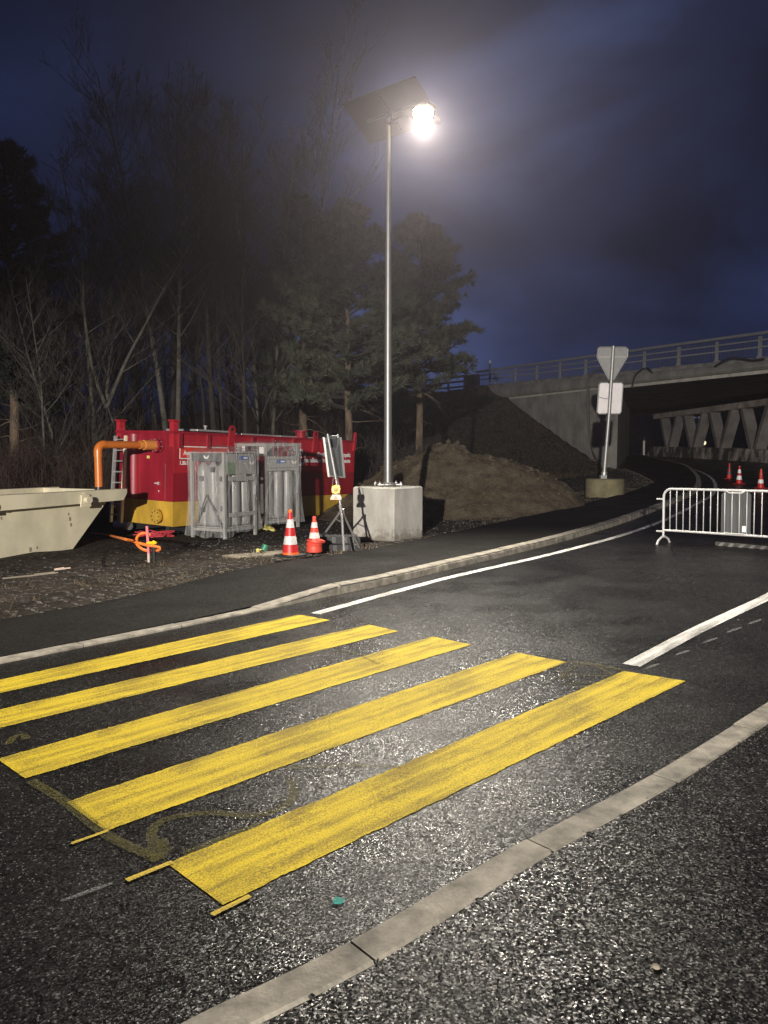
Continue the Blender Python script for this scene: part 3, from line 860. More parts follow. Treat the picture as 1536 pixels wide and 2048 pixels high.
# ------------------------------------------------------------------ soil heap
hc = Vector((2.35, 23.3)); mb = MB(); nr_, na = 34, 84; vs = []
def heap_h(x, y):
    dx, dy = (x - hc.x), (y - hc.y)
    rx = 3.7 if dx > 0 else 3.2; r = math.hypot(dx / rx, dy / 3.7)
    a = max(0, 1 - r ** 1.5) * 1.75
    a += 0.30 * math.exp(-((dx + 0.9) ** 2 + (dy + 0.4) ** 2) / 1.4) - 0.25 * math.exp(-((dx - 0.1) ** 2 + (dy + 2.1) ** 2) / 0.9)
    a += 0.75 * math.exp(-((dx + 3.0) ** 2 / 2.2 + (dy - 0.6) ** 2 / 2.5)) + 0.25 * math.exp(-((dx - 3.0) ** 2 / 1.6 + (dy - 0.2) ** 2 / 3.0))
    a *= 1 + 0.16 * noise.noise(Vector((x * 0.9, y * 0.9, 1)))
    a += (0.16 * noise.noise(Vector((x * 2.1, y * 2.1, 2))) + 0.08 * noise.noise(Vector((x * 5, y * 5, 4))) + 0.04 * noise.noise(Vector((x * 11, y * 11, 6)))) * min(1, a * 2)
    return a
for i in range(nr_ + 1):
    for j in range(na):
        q = 2 * math.pi * j / na; r = i / nr_
        x = hc.x + (4.4 if math.cos(q) > 0 else 5.0) * r * math.cos(q); y = hc.y + 4.1 * r * math.sin(q)
        vs.append((x - hc.x, y - hc.y, terrain(x, y) + max(0, heap_h(x, y)) * min(1, (1 - r) * 6) - (0.12 if i == nr_ else 0.0)))
fs = [(i * na + j, i * na + (j + 1) % na, (i + 1) * na + (j + 1) % na, (i + 1) * na + j) for i in range(nr_) for j in range(na)]
mb.add(vs, fs)
heap = mb.build('soil_heap', 'heap_soil', smooth=True)
heap.location = (hc.x, hc.y, 0)
tag(heap, 'heap of brown soil behind the concrete lamp base', 'soil heap')
hs = []
for k in range(1500):
    q = random.random() * 6.28; r = random.random() ** 0.6
    x = hc.x + 3.4 * r * math.cos(q); y = hc.y + 3.5 * r * math.sin(q)
    hs.append((x - hc.x, y - hc.y, terrain(x, y) + heap_h(x, y)))
stones('clods', hs, 'heap_soil', 0.015, 0.11, None, heap)
hs = [h for h in hs if random.random() < 0.14]
stones('pebbles', hs, 'gravel', 0.015, 0.045, None, heap)

# ------------------------------------------------------------------ bridge
bridge = thing('bridge', 'old concrete road bridge crossing over the road on the right', 'bridge', (A0.x, A0.y, 0), math.atan2(TD.y, TD.x))
# local frame: +x along TD (away, left), +y = left of TD = away from... (y>0 is the camera side ND)
LY = Vector((-TD.y, TD.x)); SGN = 1 if LY.dot(ND) > 0 else -1
def zb(t): return 5.74 + 0.005 * t
def zt(t): return 6.15 + 0.023 * t
def tbox(mb, t0, t1, d0, d1, za, zb_, n=1):
    for k in range(n):
        a = t0 + (t1 - t0) * k / n; b = t0 + (t1 - t0) * (k + 1) / n
        D0, D1 = SGN * d0, SGN * d1
        mb.hexa([(a, D0, za(a)), (b, D0, za(b)), (b, D1, za(b)), (a, D1, za(a)), (a, D0, zb_(a)), (b, D0, zb_(b)), (b, D1, zb_(b)), (a, D1, zb_(a))])
    return mb
K = lambda c: (lambda t: c)
mb = MB()
def dk(t, d, z): return (t, SGN * d, z)
mb.hexa([dk(-45, -0.45, 5.76), dk(12.2, -0.45, 5.76), dk(38.5, -26.5, 5.86), dk(-45, -26.5, 5.76), dk(-45, -0.45, 6.1), dk(12.2, -0.45, 6.3), dk(38.5, -26.5, 6.5), dk(-45, -26.5, 6.1)]); mb.build('deck', 'old_concrete', bridge)
mb = MB(); tbox(mb, -45, 22, -0.12, -0.44, lambda t: zb(t) - 0.17, lambda t: zb(t) - 0.002); mb.build('drip_strip', 'concrete', bridge)
# rounded edge beam
for k in range(14):
    t0 = -45 + k * 5.1; t1 = t0 + 5.08
    mb = MB(); vs = []
    for t in (t0, (t0 + t1) / 2, t1):
        h = zt(t) - zb(t)
        for (d, z) in [(-0.42, 0), (0.10, 0), (0.19, 0.10), (0.22, 0.3 * h), (0.19, 0.8 * h), (0.10, h), (-0.42, h)]:
            vs.append((t, SGN * d, zb(t) + z))
    mb.add(vs, [(i * 7 + j, (i + 1) * 7 + j, (i + 1) * 7 + (j + 1) % 7, i * 7 + (j + 1) % 7) for i in range(2) for j in range(7)] + [tuple(range(7)), tuple(14 + 6 - j for j in range(7))])
    mb.build('edge_beam', 'old_concrete', bridge, smooth=True)
# broken kerb on top of the beam
mb = MB(); vs = []; t = -45.0; n_ = 0
while t < 26.4:
    h = 0.20 + 0.0025 * max(0, t) + 0.07 * noise.noise(Vector((t * 1.7, 0, 0))) + 0.05 * noise.noise(Vector((t * 6, 3, 0)))
    o_ = 0.05 * noise.noise(Vector((t * 2.3, 9, 0)))
    for d, z in ((0.05 + o_, 0.003), (0.03 + o_, h * 0.6), (-0.04 + o_, h), (-0.40, h + 0.02), (-0.40, 0.003)):
        vs.append((t, SGN * d, zt(t) + z))
    t += 0.16; n_ += 1
mb.add(vs, [(i * 5 + j, (i + 1) * 5 + j, (i + 1) * 5 + j + 1, i * 5 + j + 1) for i in range(n_ - 1) for j in range(4)] + [tuple(range(5)), tuple((n_ - 1) * 5 + 4 - j for j in range(5))])
mb.build('broken_kerb', 'rough_concrete', bridge)
# wing wall from shuttered panels
ncol, nrow = 6, 7
tw0, tw1 = 10.9, 25.0
for i in range(ncol):
    for j in range(nrow):
        a = tw0 + (tw1 - tw0) * i / ncol; b = tw0 + (tw1 - tw0) * (i + 1) / ncol
        z0 = -0.2 + 5.9 * j / nrow; z1 = -0.2 + 5.9 * (j + 1) / nrow
        if i == 0: a = tw0 - 0.02
        if z1 < 0.5 + 0.44 * (a - 11.5): continue
        o_ = random.uniform(0, 0.012)
        mb = MB(); tbox(mb, a + 0.012, b - 0.012, -0.02 + o_, -0.30, K(z0 + 0.010), K(z1 - 0.010))
        mb.build('wall_panel', 'old_concrete', bridge)
mb = MB(); tbox(mb, tw0, tw1, -0.06, -0.5, K(-0.5), lambda t: zb(t) - 0.18); mb.build('wing_wall', 'old_concrete', bridge)
# abutment face along the road, end of the wing wall seen as a paler strip
mb = MB()
p0 = TDp(10.3, 0.0)
rd = Vector((0.33, 0.944)); back = Vector((-0.944, 0.33))
def loc(p, z):
    q = Vector((p.x, p.y)) - A0; return (q.dot(TD), q.dot(LY), z)
mb.hexa([loc(p, z) for z in (-0.5, 5.56) for p in (p0, p0 + rd * 24, p0 + rd * 24 + back * 0.9, p0 + back * 0.9)])
mb.build('abutment', 'old_concrete', bridge)
# end block of the parapet
mb = MB(); tbox(mb, 26.5, 27.6, 0.1, -0.5, K(5.6), K(7.95)); mb.build('parapet_pillar', 'dark_joint', bridge)
# V shaped piers under the deck on the far side of the road
def wl(x, y, z): return loc(Vector((x, y)), z)
def gx(y): return 25.1 + 0.02 * (60 - y)
base_s = MB(); vs = []
for y in (34, 40, 46, 52, 58, 64, 70, 73.2):
    z = g(gx(y), y); 
    for dx, dz in ((-0.04, -0.3), (-0.03, 0.05), (0.04, 0.88), (2.2, 0.88), (2.2, -0.3)):
        yy = y - (2.0 if (y > 73 and dz > 0.5) else 0)
        vs.append(wl(gx(y) + dx, yy, z + dz))
base_s.add(vs, [(i * 5 + j, (i + 1) * 5 + j, (i + 1) * 5 + j + 1, i * 5 + j + 1) for i in range(7) for j in range(4)] + [tuple(range(5)), tuple(35 + 4 - j for j in range(5))])
base_s.build('pier_base', 'stained_concrete', bridge)
mb = MB()
mb.hexa([wl(gx(y) + dx, y, z) for z in (4.92, 5.36) for (dx, y) in ((0.02, 34), (1.9, 34), (1.9, 71.6), (0.02, 71.6))])
mb.build('pier_beam', 'beam_concrete', bridge)
for yv in (38.2, 43.1, 48.0, 53.1, 58.2, 63.1, 68.2):
    zb_ = g(gx(yv), yv) + 0.83
    for sgn in (-1, 1):
        yt = yv + sgn * 1.85; yb = yv + sgn * 0.28; wv = 0.21
        mb = MB()
        mb.hexa([wl(gx(yv) + dx, y, z) for (z, yc) in ((zb_, yb), (4.93, yt)) for (dx, y) in ((0.10, yc - wv), (0.86, yc - wv), (0.86, yc + wv), (0.10, yc + wv))])
        mb.build('v_leg', 'pier_concrete', bridge)

# railing on the bridge
rail = thing('bridge_railing', 'grey metal railing along the top of the bridge', 'railing', (A0.x, A0.y, 0), math.atan2(TD.y, TD.x))
post = MB(); post.box((0, 0, 0.5), (0.12, 0.14, 1.04)); post.box((0, 0, 0.03), (0.24, 0.22, 0.06)); pm = post.mesh('post', 'rail_steel')
k0 = 0
for k in range(-7, 11):
    t = 0.75 + k * 2.55
    o = link('post', pm, rail); o.location = (t, SGN * -0.16, zt(t) + 0.20)
for nm, dz0, dz1, w_ in (('top_rail', 1.12, 1.26, 0.16), ('middle_rail', 0.83, 0.90, 0.06), ('lower_rail', 0.50, 0.57, 0.06)):
    mb = MB(); tbox(mb, -18, 26.4, -0.16 + w_ / 2 + 0.07, -0.16 - w_ / 2 + 0.07, lambda t: zt(t) + 0.16 + dz0, lambda t: zt(t) + 0.16 + dz1); mb.build(nm, 'rail_steel', rail)
mb = MB()
t = -18.0
while t < 26.2:
    tbox(mb, t, t + 0.018, -0.155, -0.170, lambda q: zt(q) + 0.30, lambda q: zt(q) + 1.26); t += 0.13
tag(mb.build('infill_bars', 'rail_infill', rail), kind='stuff')
rail2 = thing('road_railing', 'dark three rail barrier on the embankment left of the bridge', 'railing', (A0.x, A0.y, 0), math.atan2(TD.y, TD.x))
for k in range(9):
    t = 28.2 + k * 2.6
    o = link('post', pm, rail2); o.location = (t, SGN * -0.16, 6.85 + 0.03 * (t - 26))
for nm, dz0, dz1 in (('top_rail', 0.95, 1.12), ('middle_rail', 0.56, 0.70), ('lower_rail', 0.14, 0.28)):
    mb = MB(); tbox(mb, 27.7, 50, -0.02, -0.10, lambda t: 6.85 + 0.03 * (t - 26) + dz0, lambda t: 6.85 + 0.03 * (t - 26) + dz1); mb.build(nm, 'dark_metal', rail2)
gp = thing('guide_post', 'small white marker post standing on the bridge end', 'marker post', (*TDp(24.6, -0.2), 7.1))
mb = MB(); mb.box((0, 0, 0.75), (0.12, 0.1, 1.5)); mb.build('shaft', 'dark_metal', gp)
mb = MB(); mb.box((0, 0, 1.62), (0.13, 0.11, 0.24)); mb.build('tip', 'print_white', gp)

# hoses hanging from the bridge
def hose(name, pts, r, m, label, n=8):
    P = [Vector(p) for p in pts]; out = []
    for i in range(len(P) - 1):
        p0 = P[i - 1] if i else P[0]; p3 = P[min(i + 2, len(P) - 1)]
        for j in range(n):
            t = j / n; a, b = P[i], P[i + 1]
            out.append(0.5 * ((2 * a) + (b - p0) * t + (2 * p0 - 5 * a + 4 * b - p3) * t * t + (3 * a - p0 - 3 * b + p3) * t ** 3))
    out.append(P[-1])
    mb = MB(); mb.tube(out, r, 8); o = mb.build(name, m, smooth=True); return tag(o, label, 'hose')
def onwall(u, v, d=0.35):   # a point in front of the fascia plane
    r_ = ray(u, v); dd = Vector((r_[0], r_[1])); q = A0 + ND * d
    t = (q).dot(ND) / dd.dot(ND); return Vector((dd.x * t, dd.y * t, CAMH + r_[2] * t))
hose('hose', [onwall(1215, 748), onwall(1205, 741), onwall(1188, 742), onwall(1176, 765), onwall(1175, 810), onwall(1178, 860), onwall(1186, 900), onwall(1194, 918), onwall(1190, 921, 0.5), onwall(1180, 919, 0.5)], 0.055, 'hose_brown', 'thick hose hanging in a loop down the bridge abutment wall behind the triangular sign')
hose('hose', [onwall(1178, 772), onwall(1179, 840), onwall(1182, 890), onwall(1190, 917, 0.5), onwall(1205, 922, 0.6)], 0.025, 'hose_black', 'thin dark cable hanging beside the looped hose')
hose('hose', [onwall(1264, 775, 0.3), onwall(1270, 752), onwall(1285, 738), onwall(1296, 737, 0.2), onwall(1304, 745)], 0.05, 'hose_black', 'short dark hose draped over the bridge edge right of the sign')
hose('hose', [onwall(1430, 733), onwall(1446, 723), onwall(1462, 716), onwall(1480, 717, 0.2), onwall(1505, 721, 0.2), onwall(1528, 718, 0.2)], 0.06, 'hose_black', 'dark hose lying along the bridge edge at far right')

# far things seen under the bridge
gp = thing('guide_post', 'white roadside delineator post far away under the bridge', 'marker post', (24.9, 73.9, g(24.9, 73.9)))
mb = MB(); mb.box((0, 0, 0.7), (0.17, 0.12, 1.5)); mb.build('shaft', 'print_white', gp)
mb = MB(); mb.box((0, 0, 1.62), (0.17, 0.12, 0.3)); mb.build('tip', 'dark_metal', gp)
cs = thing('chevron_sign', 'small blue and white sign seen between the V piers', 'sign', (31.5, 78.0, g(31.5, 78)))
mb = MB(); mb.tube([(0, 0, 0), (0, 0, 4.6)], 0.06, 8); mb.build('post', 'galvanised', cs)
mb = MB(); mb.prism([(-0.45, 3.9), (0, 4.45), (0.45, 3.9), (0, 3.35)], 0.05, (0, -0.12, 0)); mb.build('diamond_plate', 'cone_bright', cs)
mb = MB(); mb.prism([(-0.26, 3.9), (0, 4.22), (0.26, 3.9), (0, 3.58)], 0.012, (0, -0.134, 0)); mb.build('plate_centre', 'print_blue', cs)
mb = MB(); mb.lathe([(0.0, 0), (0.36, 0), (0.36, 0.05), (0, 0.05)], (0, -0.07, 2.85), 20, Matrix.Rotation(R(90), 3, 'X')); mb.build('round_plate', 'cone_bright', cs)
hl = thing('headlamp', 'pale yellow lamp glowing low beyond the V piers', 'lamp', (36.5, 88.0, g(36.5, 88)))
mb = MB(); mb.lathe([(0.0, -0.05), (0.22, -0.05), (0.25, 0.0), (0.20, 0.08), (0.0, 0.12)], (0, 0, 1.25), 18, Matrix.Rotation(R(90), 3, 'X')); mb.build('lens', 'distant_lamp', hl)
mb = MB(); mb.box((0, 0.25, 1.0), (1.1, 0.3, 0.9), bev=0.05); mb.tube([(-0.4, 0.25, -0.05), (-0.4, 0.25, 0.6)], 0.05, 6); mb.tube([(0.4, 0.25, -0.05), (0.4, 0.25, 0.6)], 0.05, 6); mb.build('housing', 'dark_metal', hl)

# ------------------------------------------------------------------ street lamp on its concrete block
phi = R(36)
nc = Vector((0.19, 14.57)); ax1 = Vector((-math.cos(phi), math.sin(phi))); ax2 = Vector((math.sin(phi), math.cos(phi)))
bc = nc + ax1 * 0.5 + ax2 * 0.5; bz = min(terrain(bc.x, bc.y), g(bc.x, bc.y)) + 0.01
blk = thing('concrete_block', 'square pale concrete block carrying the lamp post', 'concrete block', (bc.x, bc.y, bz), math.atan2(ax2.y, ax2.x))
mb = MB(); mb.box((0, 0, 0.525), (1.0, 1.0, 1.05), bev=0.028); mb.build('body', 'block_concrete', blk)
TOPZ = bz + 1.05
lp = thing('street_lamp', 'lit solar street lamp on a tall tapering steel pole', 'street lamp', (bc.x, bc.y, TOPZ))
PT = at(779, 236, bc.y); PH = PT.z - TOPZ
mb = MB(); mb.tube([(0, 0, 0.045), (0, 0, 2.0), (0.01, 0, PH)], [0.085, 0.075, 0.038], 20); mb.build('pole', 'pole_steel', lp, smooth=True)
mb = MB(); mb.lathe([(0.25, 0.030), (0.25, 0.052), (0.13, 0.060), (0.09, 0.085)], n=24); mb.build('base_plate', 'pole_steel', lp)
for k in range(4):
    q = R(45 + 12) + k * math.pi / 2; x, y = 0.30 * math.cos(q), 0.30 * math.sin(q)
    mb = MB(); mb.tube([(x, y, 0), (x, y, 0.10)], 0.014, 8); mb.lathe([(0.03, 0.052), (0.03, 0.075)], (x, y, 0), 6); mb.box((x * 0.86, y * 0.86, 0.040), (0.12, 0.12, 0.018)); mb.build('anchor_bolt', 'galvanised', lp)
    bpts = 0
lr = Vector((LAMP.x - bc.x, LAMP.y - bc.y, LAMP.z - TOPZ))
rd_ = Vector((lr.x, lr.y, 0)).normalized()
mb = MB(); mb.tube([(0, 0, lr.z + 0.06), Vector((0, 0, lr.z + 0.10)) + rd_ * 0.3, Vector((lr.x, lr.y, lr.z + 0.16)) - rd_ * 0.2], [0.035, 0.032, 0.03], 10); mb.build('arm', 'dark_metal', lp, smooth=True)
ang = math.atan2(rd_.y, rd_.x); Mz = Matrix.Rotation(ang, 3, 'Z')
mb = MB(); mb.box((lr.x - rd_.x * 0.08, lr.y - rd_.y * 0.08, lr.z + 0.14), (0.62, 0.34, 0.07), Mz, bev=0.03); mb.build('lamp_head', 'dark_metal', lp)
mb = MB(); prof = [(0.0, -0.13)] + [(0.18 * math.sin(q), 0.02 - 0.15 * math.cos(q)) for q in [R(a) for a in range(12, 100, 11)]] + [(0.18, 0.10), (0.0, 0.10)]
mb.lathe(prof, lr, 24); mb.build('lamp_globe', 'lit_globe', lp, smooth=True)
# solar panel: long edge level and pointing to the road, lower edge away
a3 = at(684, 208, bc.y + 0.35) - Vector((bc.x, bc.y, TOPZ))
u3 = Vector((0.787, -0.617, 0)); v3 = Vector((0.62 * 0.86, 0.785 * 0.86, -0.50)).normalized()
n3 = u3.cross(v3).normalized()
if n3.z < 0: n3 = -n3
PL, PW = 1.75, 1.0
mb = MB(); mb.prism([(0, 0), (PL, 0), (PL, PW), (0, PW)], 0.035, a3, (u3, v3, n3)); mb.build('solar_panel', 'panel_dark', lp)
for i in range(6):
    for j in range(3):
        mb = MB(); o_ = a3 + n3 * 0.036
        mb.prism([(0.03 + i * 0.283, 0.03 + j * 0.315), (0.30 + i * 0.283, 0.03 + j * 0.315), (0.30 + i * 0.283, 0.335 + j * 0.315), (0.03 + i * 0.283, 0.335 + j * 0.315)], 0.003, o_, (u3, v3, n3)); mb.build('solar_cell', 'solar_cells', lp)
pc = a3 + u3 * PL * 0.5 + v3 * PW * 0.5
mb = MB(); mb.tube([Vector((0.01, 0, PH - 0.1)), pc - n3 * 0.0], 0.045, 8); mb.tube([pc - v3 * 0.4 - n3 * 0.02, pc + v3 * 0.4 - n3 * 0.02], 0.025, 6)
mb.tube([pc - u3 * 0.6 - n3 * 0.02, pc + u3 * 0.6 - n3 * 0.02], 0.025, 6); mb.build('panel_bracket', 'dark_metal', lp)

# ------------------------------------------------------------------ red tank container
C0 = Vector((-4.86, 17.6)); LDx = Vector((0.55, 0.835)); 
CL, CWd, CHt = 7.1, 2.0, 2.14
ct = thing('tank_container', 'dark red steel water treatment container with a yellow base band', 'container', (C0.x, C0.y, 0.03), math.atan2(LDx.y, LDx.x))
ct.rotation_mode = 'ZYX'
ct.rotation_euler = (0, R(1.75), math.atan2(LDx.y, LDx.x))
# local: x along the long side, y to the far side (left), z up; front long side is y=0, end face x=0
YB = 0.57
mb = MB(); mb.box((CL / 2, CWd / 2, YB / 2), (CL, CWd, YB)); mb.build('base_band', 'yellow_steel', ct)
mb = MB(); mb.box((CL / 2, CWd / 2, (YB + 0.002 + CHt) / 2), (CL - 0.006, CWd - 0.006, CHt - YB - 0.004)); mb.build('tank_wall', 'red_steel', ct)
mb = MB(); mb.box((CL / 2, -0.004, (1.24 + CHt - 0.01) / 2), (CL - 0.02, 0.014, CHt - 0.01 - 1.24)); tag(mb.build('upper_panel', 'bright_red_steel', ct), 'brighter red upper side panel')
mb = MB()
for (a, b) in (((-0.03, -0.03), (CL + 0.03, 0.05)), ((-0.03, CWd - 0.05), (CL + 0.03, CWd + 0.03)), ((-0.03, 0.052), (0.05, CWd - 0.052)), ((CL - 0.05, 0.052), (CL + 0.03, CWd - 0.052))):
    mb.box(((a[0] + b[0]) / 2, (a[1] + b[1]) / 2, CHt + 0.025), (b[0] - a[0], b[1] - a[1], 0.06))
mb.build('top_rim', 'red_steel', ct)
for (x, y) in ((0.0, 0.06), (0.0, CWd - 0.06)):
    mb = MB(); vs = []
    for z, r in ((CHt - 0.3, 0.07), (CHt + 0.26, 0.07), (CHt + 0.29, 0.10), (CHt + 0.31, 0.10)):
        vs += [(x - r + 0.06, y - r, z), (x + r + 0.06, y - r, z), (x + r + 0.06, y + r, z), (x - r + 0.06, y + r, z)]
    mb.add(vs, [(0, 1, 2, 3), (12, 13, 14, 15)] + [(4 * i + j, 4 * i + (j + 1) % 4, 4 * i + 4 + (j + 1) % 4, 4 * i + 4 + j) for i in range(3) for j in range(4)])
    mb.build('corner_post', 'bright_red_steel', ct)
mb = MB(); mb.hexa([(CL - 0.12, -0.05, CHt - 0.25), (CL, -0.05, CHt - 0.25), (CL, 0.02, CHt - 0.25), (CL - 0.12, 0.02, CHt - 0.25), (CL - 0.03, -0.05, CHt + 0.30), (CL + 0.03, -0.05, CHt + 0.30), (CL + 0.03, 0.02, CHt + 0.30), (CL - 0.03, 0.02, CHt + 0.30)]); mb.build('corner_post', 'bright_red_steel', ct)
for x in (1.83, 5.15):
    mb = MB(); pr = [(x - 0.13, CHt - 0.32), (x + 0.13, CHt - 0.32), (x + 0.10, CHt + 0.18), (x + 0.06, CHt + 0.26), (x - 0.06, CHt + 0.26), (x - 0.10, CHt + 0.18)]
    mb.prism(pr, 0.03, (0, -0.045, 0)); mb.build('lifting_lug', 'bright_red_steel', ct)
    mb = MB(); mb.lathe([(0.0, 0), (0.045, 0), (0.045, 0.035), (0, 0.035)], (x, -0.012, CHt + 0.17), 12, Matrix.Rotation(R(90), 3, 'X')); mb.build('lug_hole', 'black_plastic', ct)
for x in (0.17, 1.05, 2.6, 3.4, 4.2):
    mb = MB(); mb.box((x, -0.035, CHt - 0.16), (0.10, 0.05, 0.34)); mb.build('side_rib', 'red_steel', ct)
for (x0, x1, z) in ((0.9, 2.05, 0.09), (2.4, 3.6, 0.05), (3.9, 5.9, 0.05)):
    mb = MB(); mb.box(((x0 + x1) / 2, 0.75, CHt + z + 0.02), (x1 - x0, 1.1, 0.05), bev=0.01); mb.build('hatch_cover', 'alu', ct)
mb = MB(); mb.lathe([(0.16, 0), (0.13, 0.16), (0.20, 0.18), (0.20, 0.21)], (4.75, 0.2, CHt + 0.05), 12); mb.build('filler_neck', 'red_steel', ct)
for x in (1.35, 2.3):
    mb = MB(); mb.lathe([(0.03, 0), (0.03, 0.1), (0.05, 0.1), (0.05, 0.14)], (x, 0.4, CHt + 0.10), 10); mb.build('vent', 'galvanised', ct)
# end face details (x = 0, facing -x)
Ry = Matrix.Rotation(R(-90), 3, 'Y')
mb = MB(); mb.lathe([(0.20, 0.0), (0.20, CHt - YB - 0.05)], (0.03, CWd - 0.62, YB + 0.02), 20); mb.build('downpipe', 'red_steel', ct, smooth=True)
mb = MB(); mb.box((-0.012, 0.62, 1.02), (0.02, 0.75, 0.86), bev=0.006)
dr = mb.build('door', 'red_steel', ct)
mb = MB(); mb.box((-0.05, 0.50, 0.98), (0.03, 0.13, 0.03)); mb.box((-0.03, 0.46, 0.98), (0.04, 0.03, 0.07)); mb.box((-0.026, 0.455, 0.80), (0.012, 0.025, 0.045)); mb.build('handle', 'white_metal', dr)
mb = MB(); mb.box((-0.008, 0.85, 1.58), (0.012, 0.09, 0.065)); mb.build('yellow_tab', 'yellow_rag', ct)
mb = MB(); mb.box((-0.008, 0.85, 1.84), (0.012, 0.40, 0.02)); mb.build('nameplate', 'print_white', ct)
PFY, PFZ = 0.46, 1.86
fl = MB(); fl.lathe([(0.17, 0.0), (0.17, 0.05), (0.115, 0.05), (0.115, 0.12), (0.165, 0.12), (0.165, 0.17), (0.10, 0.171)], (0, PFY, PFZ), 22, Ry)
fo = fl.build('outlet_flange', 'red_steel', ct)
for k in range(8):
    q = k * math.pi / 4 + 0.2; mb = MB(); mb.tube([(-0.03, PFY + 0.14 * math.cos(q), PFZ + 0.14 * math.sin(q)), (-0.19, PFY + 0.14 * math.cos(q), PFZ + 0.14 * math.sin(q))], 0.016, 6); mb.build('bolt', 'galvanised', fo)
mb = MB(); mb.lathe([(0.12, 0.0), (0.12, 0.10), (0.165, 0.10), (0.165, 0.16), (0.0, 0.162)], (0, 0.42, 0.22), 22, Ry)
fo = mb.build('drain_flange', 'yellow_steel', ct)
for k in range(8):
    q = k * math.pi / 4; mb = MB(); mb.lathe([(0.018, 0), (0.018, 0.012)], (-0.16, 0.42 + 0.125 * math.cos(q), 0.22 + 0.125 * math.sin(q)), 8, Ry); mb.build('bolt', 'dark_grey', fo)
mb = MB()
for y in (0.35, CWd - 0.35): mb.box((CL / 2, y, -0.10), (CL - 0.3, 0.12, 0.19))
mb.build('skid_beam', 'dark_metal', ct)
mb = MB(); mb.tube([(-0.05, CWd - 0.55, -0.09), (-0.05, CWd - 0.05, -0.09)], 0.10, 14); mb.build('roller', 'galvanised', ct)
# lettering on the long side
TXr = (R(90), 0, 0)
mb = MB()
fx0, fx1, fz0, fz1 = 0.17, 1.74, 1.56, 1.86
for (a, b, c_, d_) in ((fx0, fx1, fz1 - 0.022, fz1), (fx0, fx1, fz0, fz0 + 0.022), (fx0, fx0 + 0.022, fz0 + 0.022, fz1 - 0.022), (fx1 - 0.022, fx1, fz0 + 0.022, fz1 - 0.022)):
    mb.box(((a + b) / 2, -0.0135, (c_ + d_) / 2), (b - a, 0.004, d_ - c_))
mb.build('sign_frame', 'print_white', ct)
mb = MB(); mb.box(((fx0 + fx1) / 2, -0.0125, (fz0 + fz1) / 2), (fx1 - fx0 - 0.05, 0.002, fz1 - fz0 - 0.05)); mb.build('sign_field', 'sign_red', ct)
text_mesh('Avenas', 0.145, 'print_white', 'lettering', ct, (0.29, -0.016, 1.655), TXr, 0.85, 0.004)
text_mesh('1.20.1', 0.125, 'print_white', 'lettering', ct, (0.17, -0.013, 1.43), TXr, 0.85, 0.004)
for tx_, z_, w_ in (('Gewässerschutz Kompakt', 1.70, 1.62), ('Installation Protection Compacte', 1.525, 2.13)):
    o = text_mesh(tx_, 0.165, 'print_white', 'lettering', ct, (6.87, -0.013, z_), TXr, 1.0, 0.007, 'RIGHT')
    o.scale = (w_ / max(0.1, max(v.co.x for v in o.data.vertices) - min(v.co.x for v in o.data.vertices)), 1, 1)
mb = MB()
gz = [(4.53 + (0.075 if k % 2 else 0.10) * math.cos(k * math.pi / 8), 1.80 + (0.075 if k % 2 else 0.10) * math.sin(k * math.pi / 8)) for k in range(16)]
mb.prism(gz, 0.002, (0, -0.0135, 0))
mb.prism([(4.38, 1.60), (4.40, 1.46), (4.51, 1.40), (4.60, 1.41), (4.71, 1.50), (4.74, 1.74), (4.69, 1.72), (4.66, 1.58), (4.58, 1.50), (4.51, 1.53), (4.44, 1.53)], 0.002, (0, -0.0135, 0))
mb.prism([(4.50, 1.66), (4.53, 1.56), (4.58, 1.66), (4.54, 1.71)], 0.002, (0, -0.0135, 0))
mb.build('emblem', 'print_white', ct)
mb = MB(); mb.lathe([(0.0, 0), (0.04, 0), (0.04, 0.003), (0, 0.003)], (4.53, -0.0145, 1.80), 12, Matrix.Rotation(R(90), 3, 'X')); mb.build('emblem_dot', 'dark_grey', ct)

CTM = ct.matrix_basis.copy()
def ctw(x, y, z):
    bpy.context.view_layer.update()
    return ct.matrix_world @ Vector((x, y, z))

# orange drain pipe from the flange into the skip
a = ctw(-0.17, PFY, PFZ); nrm = (ctw(-1, PFY, PFZ) - ctw(0, PFY, PFZ)); nrm.z = 0; nrm.normalize()
elb = a + nrm * 1.50
op = thing('drain_pipe', 'orange plastic pipe with an elbow running from the red container into the skip', 'pipe', (elb.x, elb.y, 0.6))
def wp(p): return Vector(p) - Vector((elb.x, elb.y, 0.6))
pr = 0.082
mb = MB(); mb.tube([wp(a + nrm * 0.36), wp(elb - nrm * 0.16)], pr, 20); mb.build('horizontal_pipe', 'orange_pipe', op, smooth=True)
mb = MB(); pts = [wp(elb - nrm * 0.17), wp(elb - nrm * 0.15)]
for k in range(7):
    q = k / 6 * math.pi / 2; pts.append(wp(elb - nrm * 0.15 * (1 - math.sin(q)) - Vector((0, 0, 0.15 * (1 - math.cos(q))))))
pts.append(wp(elb - Vector((0, 0, 0.27)))); mb.tube(pts, pr + 0.008, 20); mb.build('elbow', 'orange_pipe', op, smooth=True)
mb = MB(); mb.tube([wp(elb - Vector((0, 0, 0.26))), wp(Vector((elb.x, elb.y, 0.72)))], pr, 20); mb.build('vertical_pipe', 'orange_pipe', op, smooth=True)
mb = MB(); mb.tube([wp(a + nrm * 0.005), wp(a + nrm * 0.30)], pr + 0.03, 20); mb.tube([wp(a + nrm * 0.30), wp(a + nrm * 0.42)], pr + 0.012, 20); mb.build('socket', 'orange_socket', op, smooth=True)
